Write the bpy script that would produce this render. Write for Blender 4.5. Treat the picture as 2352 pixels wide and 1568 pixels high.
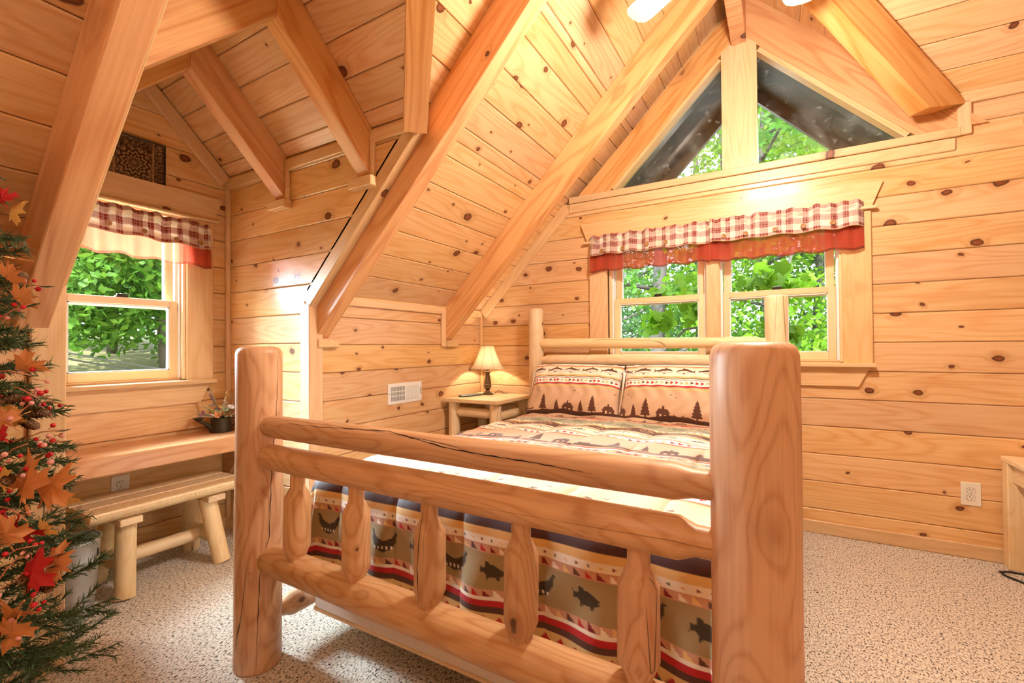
import bpy, math, random
import numpy as np
from mathutils import Matrix, Vector

random.seed(7)
rng = np.random.default_rng(7)
for o in list(bpy.data.objects):
    bpy.data.objects.remove(o, do_unlink=True)
scene = bpy.context.scene
COL = scene.collection

# ------------------------------------------------------------------ camera
CAM = np.array([0.0, -3.408, 1.16])
F_PX = 1054.0
_yaw, _pit, _rol = 0.52571504, 0.01207372, -0.00729796
fw = np.array([-math.sin(_yaw) * math.cos(_pit), math.cos(_yaw) * math.cos(_pit), math.sin(_pit)])
_r = np.array([math.cos(_yaw), math.sin(_yaw), 0.0])
_u = np.cross(_r, fw)
rt = math.cos(_rol) * _r + math.sin(_rol) * _u
up = -math.sin(_rol) * _r + math.cos(_rol) * _u
cd = bpy.data.cameras.new('camera')
cd.sensor_width = 36.0
cd.lens = F_PX / 2352.0 * 36.0
cd.clip_start = 0.02
cd.clip_end = 200
cam = bpy.data.objects.new('camera', cd)
COL.objects.link(cam)
cam.matrix_world = Matrix(((rt[0], up[0], -fw[0], CAM[0]), (rt[1], up[1], -fw[1], CAM[1]), (rt[2], up[2], -fw[2], CAM[2]), (0, 0, 0, 1)))
scene.camera = cam

# ------------------------------------------------------------------ world, sun, window daylight, exposure
world = bpy.data.worlds.new('world')
scene.world = world
world.use_nodes = True
wn = world.node_tree
wn.nodes.clear()
wo = wn.nodes.new('ShaderNodeOutputWorld')
wb = wn.nodes.new('ShaderNodeBackground')
wb.inputs['Color'].default_value = (0.80, 0.90, 1.0, 1)
wb.inputs['Strength'].default_value = 2.2
wn.links.new(wb.outputs[0], wo.inputs[0])

sd = bpy.data.lights.new('sun', 'SUN')
sd.energy = 8.0
sd.color = (1.0, 0.95, 0.85)
sd.angle = math.radians(1.0)
sun = bpy.data.objects.new('sun', sd)
COL.objects.link(sun)
sun.rotation_euler = Vector((-0.55, 0.62, -0.9)).to_track_quat('-Z', 'Y').to_euler()


def area(name, loc, target, sx, sy, watts, color):
    l = bpy.data.lights.new(name, 'AREA')
    l.shape = 'RECTANGLE'
    l.size, l.size_y = sx, sy
    l.energy = watts
    l.color = color
    o = bpy.data.objects.new(name, l)
    COL.objects.link(o)
    o.location = loc
    o.rotation_euler = (Vector(target) - Vector(loc)).to_track_quat('-Z', 'Z').to_euler()
    return o


# daylight from the open sky above the hillside, entering the dormer window
area('dormer_daylight', (-5.0, -2.95, 3.0), (-2.6, -2.25, 0.9), 4.6, 1.4, 3300, (0.68, 0.86, 1.0))
# daylight falling on the gable windows
area('gable_daylight', (-0.4, 1.9, 3.6), (-0.4, -0.6, 0.8), 2.2, 1.2, 90, (0.90, 0.97, 1.0))
# helper for the added fill lamp at the rear and the ceiling fan's lamps
def point(name, loc, watts, color, r=0.06):
    l = bpy.data.lights.new(name, 'POINT')
    l.energy = watts
    l.color = color
    l.shadow_soft_size = r
    o = bpy.data.objects.new(name, l)
    COL.objects.link(o)
    o.location = loc
    return o


WARM = (1.0, 0.90, 0.78)
scene.view_settings.view_transform = 'Standard'
scene.view_settings.look = 'None'
scene.view_settings.gamma = 1.0
scene.view_settings.exposure = 0.60
scene.view_settings.use_curve_mapping = False

# ------------------------------------------------------------------ helpers: objects
def tag(o, label=None, cat=None, group=None, kind=None):
    if label: o['label'] = label
    if cat: o['category'] = cat
    if group: o['group'] = group
    if kind: o['kind'] = kind
    return o


def link_mesh(name, me, parent=None, mw=None):
    o = bpy.data.objects.new(name, me)
    COL.objects.link(o)
    if parent is not None:
        o.parent = parent
    if mw is not None:
        o.matrix_local = mw
    return o


def empty(name, loc=(0, 0, 0), rz=0.0, parent=None):
    o = bpy.data.objects.new(name, None)
    COL.objects.link(o)
    o.empty_display_size = 0.1
    if parent is not None:
        o.parent = parent
    o.location = loc
    o.rotation_euler = (0, 0, rz)
    return o


def frame(o, ux, uy, uz):
    return Matrix(((ux[0], uy[0], uz[0], o[0]), (ux[1], uy[1], uz[1], o[1]), (ux[2], uy[2], uz[2], o[2]), (0, 0, 0, 1)))


class MB:
    def __init__(s):
        s.v, s.f = [], []

    def add(s, vs, fs):
        b = len(s.v)
        s.v += [tuple(map(float, v)) for v in vs]
        s.f += [tuple(b + i for i in f) for f in fs]
        return s

    def box(s, x0, x1, y0, y1, z0, z1):
        vs = [(x, y, z) for z in (z0, z1) for y in (y0, y1) for x in (x0, x1)]
        return s.add(vs, [(0, 2, 3, 1), (4, 5, 7, 6), (0, 1, 5, 4), (2, 6, 7, 3), (0, 4, 6, 2), (1, 3, 7, 5)])

    def bbox(s, x0, x1, y0, y1, z0, z1, b=0.004):
        """box whose twelve edges are chamfered"""
        xs, ys, zs = (x0, x1), (y0, y1), (z0, z1)
        b = min(b, abs(x1 - x0) * .45, abs(y1 - y0) * .45, abs(z1 - z0) * .45)
        V, I = [], {}
        for i in (0, 1):
            for j in (0, 1):
                for k in (0, 1):
                    sx, sy, sz = (1, -1)[i], (1, -1)[j], (1, -1)[k]
                    I[i, j, k, 0] = len(V); V.append((xs[i], ys[j] + sy * b, zs[k] + sz * b))
                    I[i, j, k, 1] = len(V); V.append((xs[i] + sx * b, ys[j], zs[k] + sz * b))
                    I[i, j, k, 2] = len(V); V.append((xs[i] + sx * b, ys[j] + sy * b, zs[k]))
        Fc = []
        for i in (0, 1):
            Fc.append([I[i, 0, 0, 0], I[i, 1, 0, 0], I[i, 1, 1, 0], I[i, 0, 1, 0]][:: (-1 if i == 0 else 1)])
            Fc.append([I[0, i, 0, 1], I[0, i, 1, 1], I[1, i, 1, 1], I[1, i, 0, 1]][:: (-1 if i == 0 else 1)])
            Fc.append([I[0, 0, i, 2], I[1, 0, i, 2], I[1, 1, i, 2], I[0, 1, i, 2]][:: (-1 if i == 0 else 1)])
        for a in (0, 1):
            for c in (0, 1):
                Fc.append([I[0, a, c, 1], I[1, a, c, 1], I[1, a, c, 2], I[0, a, c, 2]])
                Fc.append([I[a, 0, c, 0], I[a, 1, c, 0], I[a, 1, c, 2], I[a, 0, c, 2]])
                Fc.append([I[a, c, 0, 0], I[a, c, 1, 0], I[a, c, 1, 1], I[a, c, 0, 1]])
        for i in (0, 1):
            for j in (0, 1):
                for k in (0, 1):
                    Fc.append([I[i, j, k, 0], I[i, j, k, 1], I[i, j, k, 2]])
        return s.add(V, Fc)

    def prism(s, poly, w0, w1):
        """extrude a 2D polygon (local xy) from z=w0 to z=w1"""
        n = len(poly)
        vs = [(p[0], p[1], w0) for p in poly] + [(p[0], p[1], w1) for p in poly]
        return s.add(vs, [tuple(range(n - 1, -1, -1)), tuple(range(n, 2 * n))] + [(i, (i + 1) % n, n + (i + 1) % n, n + i) for i in range(n)])

    def tube(s, pts, rad, seg=10, cap=True, squash=None):
        pts = [np.array(p, float) for p in pts]
        if not hasattr(rad, '__len__'):
            rad = [rad] * len(pts)
        vs, fs = [], []
        prev = None
        for i, p in enumerate(pts):
            d = pts[min(i + 1, len(pts) - 1)] - pts[max(i - 1, 0)]
            d /= (np.linalg.norm(d) + 1e-12)
            if prev is None:
                a = np.array([0, 0, 1.0]) if abs(d[2]) < 0.9 else np.array([1.0, 0, 0])
                n1 = np.cross(d, a)
            else:
                n1 = prev - d * (prev @ d)
            n1 /= (np.linalg.norm(n1) + 1e-12)
            prev = n1
            n2 = np.cross(d, n1)
            for k in range(seg):
                t = 2 * math.pi * k / seg
                vs.append(p + rad[i] * (math.cos(t) * n1 + math.sin(t) * n2))
        for i in range(len(pts) - 1):
            for k in range(seg):
                a, b = i * seg + k, i * seg + (k + 1) % seg
                fs.append((a, b, b + seg, a + seg))
        if cap:
            fs.append(tuple(range(seg - 1, -1, -1)))
            fs.append(tuple(range((len(pts) - 1) * seg, len(pts) * seg)))
        return s.add(vs, fs)

    def lathe(s, prof, seg=24, c=(0, 0, 0), cap=True):
        vs, fs = [], []
        for r, z in prof:
            for k in range(seg):
                t = 2 * math.pi * k / seg
                vs.append((c[0] + r * math.cos(t), c[1] + r * math.sin(t), c[2] + z))
        for i in range(len(prof) - 1):
            for k in range(seg):
                a, b = i * seg + k, i * seg + (k + 1) % seg
                fs.append((a, b, b + seg, a + seg))
        if cap:
            fs.append(tuple(range(seg - 1, -1, -1)))
            fs.append(tuple(range((len(prof) - 1) * seg, len(prof) * seg)))
        return s.add(vs, fs)

    def ball(s, c, r, seg=10, rings=6, sz=1.0):
        prof = [(max(1e-4, r * math.sin(math.pi * i / rings)), -r * sz * math.cos(math.pi * i / rings)) for i in range(rings + 1)]
        return s.lathe(prof, seg, c, cap=False)

    def build(s, name, mat, parent=None, mw=None, smooth=False):
        me = bpy.data.meshes.new(name)
        me.from_pydata(s.v, [], s.f)
        if mat is not None:
            me.materials.append(mat)
        if smooth:
            me.polygons.foreach_set('use_smooth', [True] * len(me.polygons))
            if smooth == 'auto':
                try:
                    me.set_sharp_from_angle(angle=math.radians(38))
                except Exception:
                    pass
        me.update()
        return link_mesh(name, me, parent, mw)


def xdir(a, b):
    """matrix whose local x runs from a to b"""
    a, b = Vector(a), Vector(b)
    x = (b - a).normalized()
    z = Vector((0, 0, 1)) if abs(x.z) < 0.95 else Vector((0, 1, 0))
    y = z.cross(x).normalized()
    z = x.cross(y)
    return frame(a, x, y, z), (b - a).length


# ------------------------------------------------------------------ helpers: materials
def lin(c):
    return tuple(((x / 255.0) / 12.92 if x / 255.0 <= 0.04045 else ((x / 255.0 + 0.055) / 1.055) ** 2.4) for x in c)


class NT:
    def __init__(s, name):
        s.m = bpy.data.materials.new(name)
        s.m.use_nodes = True
        s.t = s.m.node_tree
        s.t.nodes.clear()
        s.out = s.t.nodes.new('ShaderNodeOutputMaterial')

    def n(s, typ, ins=None, **props):
        nd = s.t.nodes.new('ShaderNode' + typ)
        for k, v in props.items():
            setattr(nd, k, v)
        for k, v in (ins or {}).items():
            sock = nd.inputs[k]
            if isinstance(v, bpy.types.NodeSocket):
                s.t.links.new(v, sock)
            else:
                if sock.type == 'RGBA' and len(v) == 3:
                    v = (*v, 1)
                sock.default_value = v
        return nd

    def math(s, op, a, b=0.0, c=0.0, clamp=False):
        return s.n('Math', {0: a, 1: b, 2: c}, operation=op, use_clamp=clamp).outputs[0]

    def vmath(s, op, a, b=(0, 0, 0)):
        return s.n('VectorMath', {0: a, 1: b}, operation=op).outputs[0]

    def mix(s, f, a, b, blend='MIX'):
        nd = s.n('Mix', {0: f}, data_type='RGBA', blend_type=blend)
        for i, v in ((6, a), (7, b)):
            if isinstance(v, bpy.types.NodeSocket):
                s.t.links.new(v, nd.inputs[i])
            else:
                nd.inputs[i].default_value = (*v[:3], 1)
        return nd.outputs[2]

    def rng(s, v, a, b, c=0.0, d=1.0, smooth=True):
        return s.n('MapRange', {0: v, 1: a, 2: b, 3: c, 4: d}, interpolation_type='SMOOTHSTEP' if smooth else 'LINEAR').outputs[0]

    def noise(s, vec, scale, detail=2.0, rough=0.5, dist=0.0):
        return s.n('TexNoise', {'Vector': vec, 'Scale': scale, 'Detail': detail, 'Roughness': rough, 'Distortion': dist})

    def surf(s, sock):
        s.t.links.new(sock, s.out.inputs[0])
        return s.m


def plain(name, color, rough=0.5, metal=0.0, spec=0.5, bump=0.0, bscale=200, var=0.0, trans=0.0, emit=None, estr=0.0, ccol=None):
    t = NT(name)
    tc = t.n('TexCoord').outputs['Object']
    nz = t.noise(tc, bscale, 3.0)
    c = t.mix(t.math('MULTIPLY', nz.outputs[0], var), color, ccol or tuple(x * 0.55 for x in color))
    p = t.n('BsdfPrincipled', {'Base Color': c, 'Roughness': rough, 'Metallic': metal, 'Specular IOR Level': spec})
    if emit:
        p.inputs['Emission Color'].default_value = (*emit, 1)
        p.inputs['Emission Strength'].default_value = estr
    if bump:
        b = t.n('Bump', {'Height': nz.outputs[0], 'Strength': bump, 'Distance': 0.002})
        t.t.links.new(b.outputs[0], p.inputs['Normal'])
    o = p.outputs[0]
    if trans:
        tr = t.n('BsdfTranslucent', {'Color': c})
        o = t.n('MixShader', {0: trans, 1: o, 2: tr.outputs[0]}).outputs[0]
    return t.surf(o)


def wood(name, light, dark, knotc, knots=0.30, kscale=6.0, ring=0.5, ringf=9.0, rough=0.38, var=0.20, solid=False, spec=0.5, krad=0.10, coarse=(0.8, 6.5, 6.5), rpow=2.6, cracks=0.0):
    t = NT(name)
    tc = t.n('TexCoord').outputs['Object']
    rnd = t.n('ObjectInfo').outputs['Random']
    off = t.n('CombineXYZ', {0: t.math('MULTIPLY', rnd, 53.0), 1: t.math('MULTIPLY', rnd, 131.0), 2: t.math('MULTIPLY', rnd, 17.0)}).outputs[0]
    P = t.vmath('ADD', tc, off)
    # knots
    wob = t.noise(P, 16.0, 1.0).outputs['Color']
    KP = t.vmath('ADD', t.vmath('MULTIPLY', P, (0.72, 1.0, 1.0)), t.vmath('MULTIPLY', t.vmath('SUBTRACT', wob, (0.5, 0.5, 0.5)), (0.022, 0.022, 0.022)))
    V = t.n('TexVoronoi', {'Vector': KP, 'Scale': kscale, 'Randomness': 1.0}, voronoi_dimensions='3D' if solid else '2D', feature='F1')
    sc = t.n('SeparateColor', {0: V.outputs['Color']})
    present = t.math('LESS_THAN', sc.outputs[0], knots)
    rad = t.math('MULTIPLY_ADD', t.math('POWER', sc.outputs[1], 2.0), krad, 0.035)
    tt = t.math('DIVIDE', V.outputs['Distance'], rad)
    kmask = t.math('MULTIPLY', t.rng(tt, 0.80, 1.05, 1.0, 0.0), present)
    kring = t.math('MULTIPLY', t.math('MULTIPLY', t.rng(tt, 0.45, 0.8), t.rng(tt, 0.85, 1.15, 1.0, 0.0)), present)
    halo = t.math('MULTIPLY', t.rng(tt, 0.9, 3.2, 1.0, 0.0), present)
    # growth rings and fine grain
    LP = t.vmath('MULTIPLY', P, coarse)
    low = t.noise(LP, 1.0, 1.5, 0.45).outputs[0]
    ph = t.math('MULTIPLY_ADD', low, ringf * 6.283, t.math('MULTIPLY', halo, 5.0))
    sn = t.math('MULTIPLY_ADD', t.math('SINE', ph), 0.5, 0.5)
    sn = t.math('POWER', sn, rpow)
    fine = t.noise(t.vmath('MULTIPLY', P, (2.5, 95.0, 95.0)), 1.0, 3.0, 0.6).outputs[0]
    blot = t.noise(t.vmath('MULTIPLY', P, (1.4, 3.5, 3.5)), 1.0, 2.0).outputs[0]
    g = t.math('ADD', t.math('MULTIPLY', sn, ring), t.math('MULTIPLY', t.rng(fine, 0.35, 0.7), 0.30))
    g = t.math('ADD', g, t.math('MULTIPLY', t.math('SUBTRACT', blot, 0.5), 0.55), clamp=True)
    c = t.mix(g, light, dark)
    r2 = t.math('FRACT', t.math('MULTIPLY', rnd, 7.31))
    hv = t.n('HueSaturation', {'Hue': t.math('MULTIPLY_ADD', r2, 0.009, 0.4945), 'Saturation': t.math('MULTIPLY_ADD', r2, 0.14, 0.93), 'Value': t.math('MULTIPLY_ADD', rnd, var, 1.0 - var / 2), 'Color': c})
    c = hv.outputs[0]
    c = t.mix(t.math('MULTIPLY', halo, 0.34), c, tuple(0.55 * a + 0.45 * b for a, b in zip(dark, knotc)))
    kin = t.mix(t.noise(P, 90.0, 2.0).outputs[0], knotc, tuple(x * 2.2 for x in knotc))
    c = t.mix(kmask, c, kin)
    c = t.mix(t.math('MULTIPLY', kring, 0.75), c, tuple(x * 0.45 for x in knotc))
    h = t.math('SUBTRACT', t.math('MULTIPLY', fine, 0.4), t.math('MULTIPLY', kring, 0.6))
    if cracks:
        cn = t.noise(t.vmath('MULTIPLY', P, (0.45, 10.0, 10.0)), 1.0, 0.0, 0.4).outputs[0]
        cm = t.math('MULTIPLY', t.rng(t.math('ABSOLUTE', t.math('SUBTRACT', cn, 0.5)), 0.0, 0.0055, 1.0, 0.0), t.rng(t.noise(t.vmath('MULTIPLY', P, (1.2, 4.0, 4.0)), 1.0, 0.0).outputs[0], 0.50, 0.53))
        c = t.mix(t.math('MULTIPLY', cm, cracks), c, (0.03, 0.016, 0.008))
        h = t.math('SUBTRACT', h, t.math('MULTIPLY', cm, 3.0))
    b = t.n('Bump', {'Height': h, 'Strength': 0.22, 'Distance': 0.0015})
    p = t.n('BsdfPrincipled', {'Base Color': c, 'Roughness': rough, 'Specular IOR Level': spec, 'Normal': b.outputs[0]})
    return t.surf(p.outputs[0])


PINE = wood('pine_plank', (0.785, 0.51, 0.255), (0.62, 0.285, 0.09), (0.14, 0.042, 0.016), knots=0.34, kscale=6.3, ring=0.40, ringf=13.0, rough=0.30, krad=0.12)
PINE_DORMER = PINE
BEAM = wood('beam_pine', (0.75, 0.42, 0.185), (0.54, 0.21, 0.06), (0.085, 0.024, 0.014), knots=0.48, rough=0.32, kscale=4.4, ring=0.50, krad=0.11, ringf=10.0, coarse=(0.6, 6.0, 6.0), solid=True)
TRIM = wood('trim_pine', (0.77, 0.53, 0.285), (0.63, 0.335, 0.13), (0.15, 0.045, 0.014), knots=0.16, kscale=5.0, ring=0.30, ringf=12.0)
LOG = wood('cedar_log', (0.70, 0.44, 0.245), (0.44, 0.185, 0.07), (0.15, 0.055, 0.024), knots=0.45, kscale=8.0, ring=0.40, ringf=17.0, krad=0.15, coarse=(1.7, 6.5, 6.5), rpow=3.5, rough=0.42, solid=True, cracks=0.9)
LOGPALE = wood('pale_log', (0.86, 0.66, 0.40), (0.72, 0.46, 0.215), (0.20, 0.09, 0.035), knots=0.28, kscale=7.0, ring=0.34, ringf=14.0, rpow=3.5, coarse=(1.9, 7.0, 7.0), rough=0.42, solid=True, cracks=0.6)
SASH = wood('sash_pine', (0.86, 0.63, 0.37), (0.77, 0.48, 0.235), (0.2, 0.07, 0.02), knots=0.03, ring=0.22)
SLAB = wood('shelf_slab', (0.66, 0.36, 0.20), (0.50, 0.21, 0.10), (0.14, 0.04, 0.02), knots=0.2, ring=0.5, ringf=12.0, rough=0.25, solid=True)
GROOVE = plain('groove_wood', (0.52, 0.27, 0.11), 0.7)
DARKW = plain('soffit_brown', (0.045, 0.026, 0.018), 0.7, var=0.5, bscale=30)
VINYL = plain('white_vinyl', (0.82, 0.83, 0.85), 0.35)
PLASTIC = plain('ivory_plastic', (0.86, 0.80, 0.68), 0.35)
WHITE = plain('white_enamel', (0.85, 0.83, 0.80), 0.35)
BLACK = plain('black_slot', (0.012, 0.011, 0.010), 0.5)
BRONZE = plain('aged_bronze', (0.20, 0.14, 0.085), 0.33, metal=0.85, var=0.5, bscale=25)
DKMETAL = plain('dark_metal', (0.06, 0.045, 0.03), 0.4, metal=0.7)
GALV = plain('galvanised_steel', (0.52, 0.54, 0.55), 0.42, metal=0.75, var=0.6, bscale=40)


def glass_mat():
    t = NT('window_glass')
    g = t.n('BsdfGlossy', {'Color': (1, 1, 1), 'Roughness': 0.0})
    tr = t.n('BsdfTransparent', {'Color': (0.96, 0.98, 0.97)})
    lw = t.n('LayerWeight', {'Blend': 0.15})
    return t.surf(t.n('MixShader', {0: t.math('MULTIPLY', lw.outputs['Fresnel'], 0.55), 1: tr.outputs[0], 2: g.outputs[0]}).outputs[0])


def dusty_glass():
    t = NT('dusty_glass')
    tc = t.n('TexCoord').outputs['Object']
    n1 = t.noise(tc, 2.6, 5.0, 0.6, 1.2).outputs[0]
    st = t.noise(t.vmath('MULTIPLY', tc, (22.0, 22.0, 2.0)), 1.0, 3.0).outputs[0]
    sp = t.n('TexVoronoi', {'Vector': tc, 'Scale': 46.0}).outputs['Distance']
    d = t.math('ADD', t.math('MULTIPLY', t.rng(n1, 0.45, 0.75), 0.10), t.math('MULTIPLY', t.rng(st, 0.60, 0.72), 0.10))
    d = t.math('ADD', d, t.rng(sp, 0.06, 0.11, 0.30, 0.0), clamp=True)
    df = t.n('BsdfDiffuse', {'Color': (0.62, 0.68, 0.68)})
    tr = t.n('BsdfTransparent', {'Color': (0.93, 0.97, 0.96)})
    g = t.n('BsdfGlossy', {'Color': (1, 1, 1), 'Roughness': 0.02})
    a = t.n('MixShader', {0: d, 1: tr.outputs[0], 2: df.outputs[0]}).outputs[0]
    return t.surf(t.n('MixShader', {0: 0.04, 1: a, 2: g.outputs[0]}).outputs[0])


GLASS = glass_mat()
DUSTY = dusty_glass()


def carpet_mat():
    t = NT('carpet_pile')
    tc = t.n('TexCoord').outputs['Object']
    w = t.noise(tc, 60.0, 1.0).outputs['Color']
    q = t.vmath('ADD', t.vmath('MULTIPLY', tc, (0.9, 0.50, 1.0)), t.vmath('MULTIPLY', w, (0.012, 0.012, 0.0)))
    a = t.noise(q, 185.0, 1.5, 0.5).outputs[0]
    b = t.noise(q, 420.0, 1.0, 0.5).outputs[0]
    big = t.noise(tc, 3.0, 2.0).outputs[0]
    m = t.math('ADD', t.math('MULTIPLY', a, 0.8), t.math('MULTIPLY', b, 0.2))
    cr = t.n('ValToRGB', {0: m})
    e = cr.color_ramp.elements
    e[0].position, e[0].color = 0.375, (0.05, 0.034, 0.022, 1)
    e[1].position, e[1].color = 0.56, (0.82, 0.74, 0.63, 1)
    k = e.new(0.445); k.color = (0.52, 0.43, 0.335, 1)
    c = t.mix(t.math('MULTIPLY', big, 0.18), cr.outputs[0], (0.44, 0.38, 0.31))
    bp = t.n('Bump', {'Height': m, 'Strength': 0.9, 'Distance': 0.008})
    p = t.n('BsdfPrincipled', {'Base Color': c, 'Roughness': 0.95, 'Specular IOR Level': 0.1, 'Normal': bp.outputs[0], 'Sheen Weight': 0.15})
    return t.surf(p.outputs[0])


CARPET = carpet_mat()


def cloth_mat(name, trans=0.0, rough=0.75, weave=900.0, sheen=0.2, sheer=0.0):
    t = NT(name)
    at = t.n('Attribute', attribute_name='print').outputs['Color']
    tc = t.n('TexCoord').outputs['Object']
    nz = t.noise(tc, weave, 1.0).outputs[0]
    c = t.mix(t.math('MULTIPLY', nz, 0.18), at, (0.25, 0.2, 0.18), 'MULTIPLY')
    wr = t.noise(tc, 22.0, 3.0, 0.5, 0.6).outputs[0]
    b = t.n('Bump', {'Height': t.math('ADD', wr, t.math('MULTIPLY', nz, 0.03)), 'Strength': 0.25, 'Distance': 0.006})
    p = t.n('BsdfPrincipled', {'Base Color': c, 'Roughness': rough, 'Specular IOR Level': 0.3, 'Sheen Weight': sheen, 'Normal': b.outputs[0]})
    o = p.outputs[0]
    if trans:
        tr = t.n('BsdfTranslucent', {'Color': c})
        o = t.n('MixShader', {0: trans, 1: o, 2: tr.outputs[0]}).outputs[0]
    if sheer:
        o = t.n('MixShader', {0: sheer, 1: o, 2: t.n('BsdfTransparent', {'Color': (1.0, 0.90, 0.86)}).outputs[0]}).outputs[0]
    return t.surf(o)


PRINT = cloth_mat('printed_cotton', rough=0.62)
CHECK = cloth_mat('checked_cotton', trans=0.18)
RUFFLE = cloth_mat('red_cotton', trans=0.55, sheer=0.42)

# ------------------------------------------------------------------ polygon tools
def clip(poly, a, b, c):
    """keep the side a*x + b*y <= c of a convex polygon"""
    out = []
    n = len(poly)
    for i in range(n):
        p, q = poly[i], poly[(i + 1) % n]
        dp, dq = a * p[0] + b * p[1] - c, a * q[0] + b * q[1] - c
        if dp <= 1e-9:
            out.append(p)
        if (dp < -1e-9 and dq > 1e-9) or (dp > 1e-9 and dq < -1e-9):
            t = dp / (dp - dq)
            out.append((p[0] + t * (q[0] - p[0]), p[1] + t * (q[1] - p[1])))
    res = []
    for p in out:
        if not res or abs(p[0] - res[-1][0]) + abs(p[1] - res[-1][1]) > 1e-5:
            res.append(p)
    if len(res) > 1 and abs(res[0][0] - res[-1][0]) + abs(res[0][1] - res[-1][1]) < 1e-5:
        res.pop()
    return res if len(res) >= 3 else []


def pol_area(p):
    return 0.5 * abs(sum(p[i][0] * p[(i + 1) % len(p)][1] - p[(i + 1) % len(p)][0] * p[i][1] for i in range(len(p))))


def minus_rect(poly, h):
    a, b, c, d = h
    out = []
    for q in (clip(poly, 1, 0, a), clip(poly, -1, 0, -b)):
        if q: out.append(q)
    mid = clip(clip(poly, 1, 0, b), -1, 0, -a) if poly else []
    if mid:
        for q in (clip(mid, 0, 1, c), clip(mid, 0, -1, -d)):
            if q: out.append(q)
    return [q for q in out if pol_area(q) > 2e-4]


def touching(p, q):
    ax = (min(x[0] for x in p), max(x[0] for x in p)); bx = (min(x[0] for x in q), max(x[0] for x in q))
    ay = (min(x[1] for x in p), max(x[1] for x in p)); by = (min(x[1] for x in q), max(x[1] for x in q))
    return ax[0] <= bx[1] + 1e-4 and bx[0] <= ax[1] + 1e-4 and ay[0] <= by[1] + 1e-4 and by[0] <= ay[1] + 1e-4


def planks(parent, O, U, V, N, outline, rows, mat, holes=(), t=0.018, gap=0.0012, ch=0.005, joints=0.0, name='plank'):
    """boards running along U, rows stacked along V, faces towards N; each board an object of its own"""
    O, U, V, N = (np.array(q, float) for q in (O, U, V, N))
    for v0, v1 in zip(rows[:-1], rows[1:]):
        base = clip(clip(list(outline), 0, 1, v1 - gap), 0, -1, -(v0 + gap))
        if not base:
            continue
        ps = [base]
        for h in holes:
            ps = [q for p in ps for q in minus_rect(p, h)]
        if joints and random.random() < joints:
            us = [p[0] for p in base]
            uj = min(us) + (max(us) - min(us)) * random.uniform(0.3, 0.7)
            ps = [q for p in ps for q in (clip(p, 1, 0, uj - 0.001), clip(p, -1, 0, -uj - 0.001)) if q]
        groups = []
        for p in ps:
            hit = [g for g in groups if any(touching(p, q) for q in g)]
            ng = [p]
            for g in hit:
                ng += g
                groups.remove(g)
            groups.append(ng)
        for g in groups:
            uc = sum(p[0] for q in g for p in q) / sum(len(q) for q in g)
            vc = (v0 + v1) / 2
            mb = MB()
            for q in g:
                sgn = sum(q[i][0] * q[(i + 1) % len(q)][1] - q[(i + 1) % len(q)][0] * q[i][1] for i in range(len(q)))
                if sgn < 0:
                    q = q[::-1]
                n = len(q)
                L = [(p[0] - uc, p[1] - vc) for p in q]
                fr = []
                for p in L:
                    y = p[1]
                    if abs(y - (v0 + gap - vc)) < 1e-4: y += ch
                    elif abs(y - (v1 - gap - vc)) < 1e-4: y -= ch
                    fr.append((p[0], y))
                vs = [(p[0], p[1], -t) for p in L] + [(p[0], p[1], -ch) for p in L] + [(p[0], p[1], 0) for p in fr]
                fs = [tuple(range(2 * n, 3 * n)), tuple(range(n - 1, -1, -1))]
                for k in (0, n):
                    fs += [(k + i, k + (i + 1) % n, k + n + (i + 1) % n, k + n + i) for i in range(n)]
                mb.add(vs, fs)
            o = O + U * uc + V * vc
            mb.build(name, mat, parent, frame(o, U, V, N))


def backing(name, pts, mat, kind='structure', label=None, cat=None):
    """thin solid slab behind the boards: pts is a planar polygon, thickened away from the room"""
    P = [np.array(p, float) for p in pts]
    n = np.cross(P[1] - P[0], P[2] - P[0]); n /= np.linalg.norm(n)
    if n @ (np.array([-0.6, -2.4, 1.4]) - P[0]) < 0:
        P = P[::-1]
        n = -n
    m = len(P)
    vs = P + [p - n * 0.05 for p in P]
    fs = [tuple(range(m)), tuple(range(2 * m - 1, m - 1, -1))] + [(i, m + i, m + (i + 1) % m, (i + 1) % m) for i in range(m)]
    o = MB().add(vs, fs).build(name, mat)
    tag(o, label, cat, kind=kind)
    return o


def beam(name, a, b, w, h, upv, mat, parent, ext=(0, 0), bev=0.006):
    """squared timber from a to b: a, b on the centre of its TOP face, hanging down h against upv"""
    a, b, upv = Vector(a), Vector(b), Vector(upv).normalized()
    x = (b - a).normalized()
    y = upv.cross(x).normalized()
    L = (b - a).length
    mb = MB().bbox(-ext[0], L + ext[1], -w / 2, w / 2, -h, 0, bev)
    return mb.build(name, mat, parent, frame(a, x, y, upv))


# ------------------------------------------------------------------ room dimensions
XK = -2.298            # far knee wall
KL = 3.778             # left main slope: z - x = KL
KR = 3.33              # right main slope: z + x = KR
XR = (KR - KL) / 2     # ridge
ZR = (KR + KL) / 2
XW = -3.10             # dormer window wall
YF, YN = -1.745, -2.775  # dormer far / near cheek walls
ZE = 2.28              # dormer eave
YD = (YF + YN) / 2
ZD = ZE + (YF - YD)
YB = -5.0              # rear wall
XKR = KR - 1.48        # right knee wall
XE = 2.75              # right dormer end wall
ZER = 2.53             # right dormer eave
YDR = -(ZR - ZER)      # right dormer ridge line y
S2 = 1 / math.sqrt(2)

# floor
fl = MB().box(-3.25, 3.0, YB - 0.1, 0.1, -0.06, 0.0).build('floor', CARPET)
tag(fl, 'beige flecked cut pile carpet over the whole room', 'floor', kind='structure')

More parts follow.
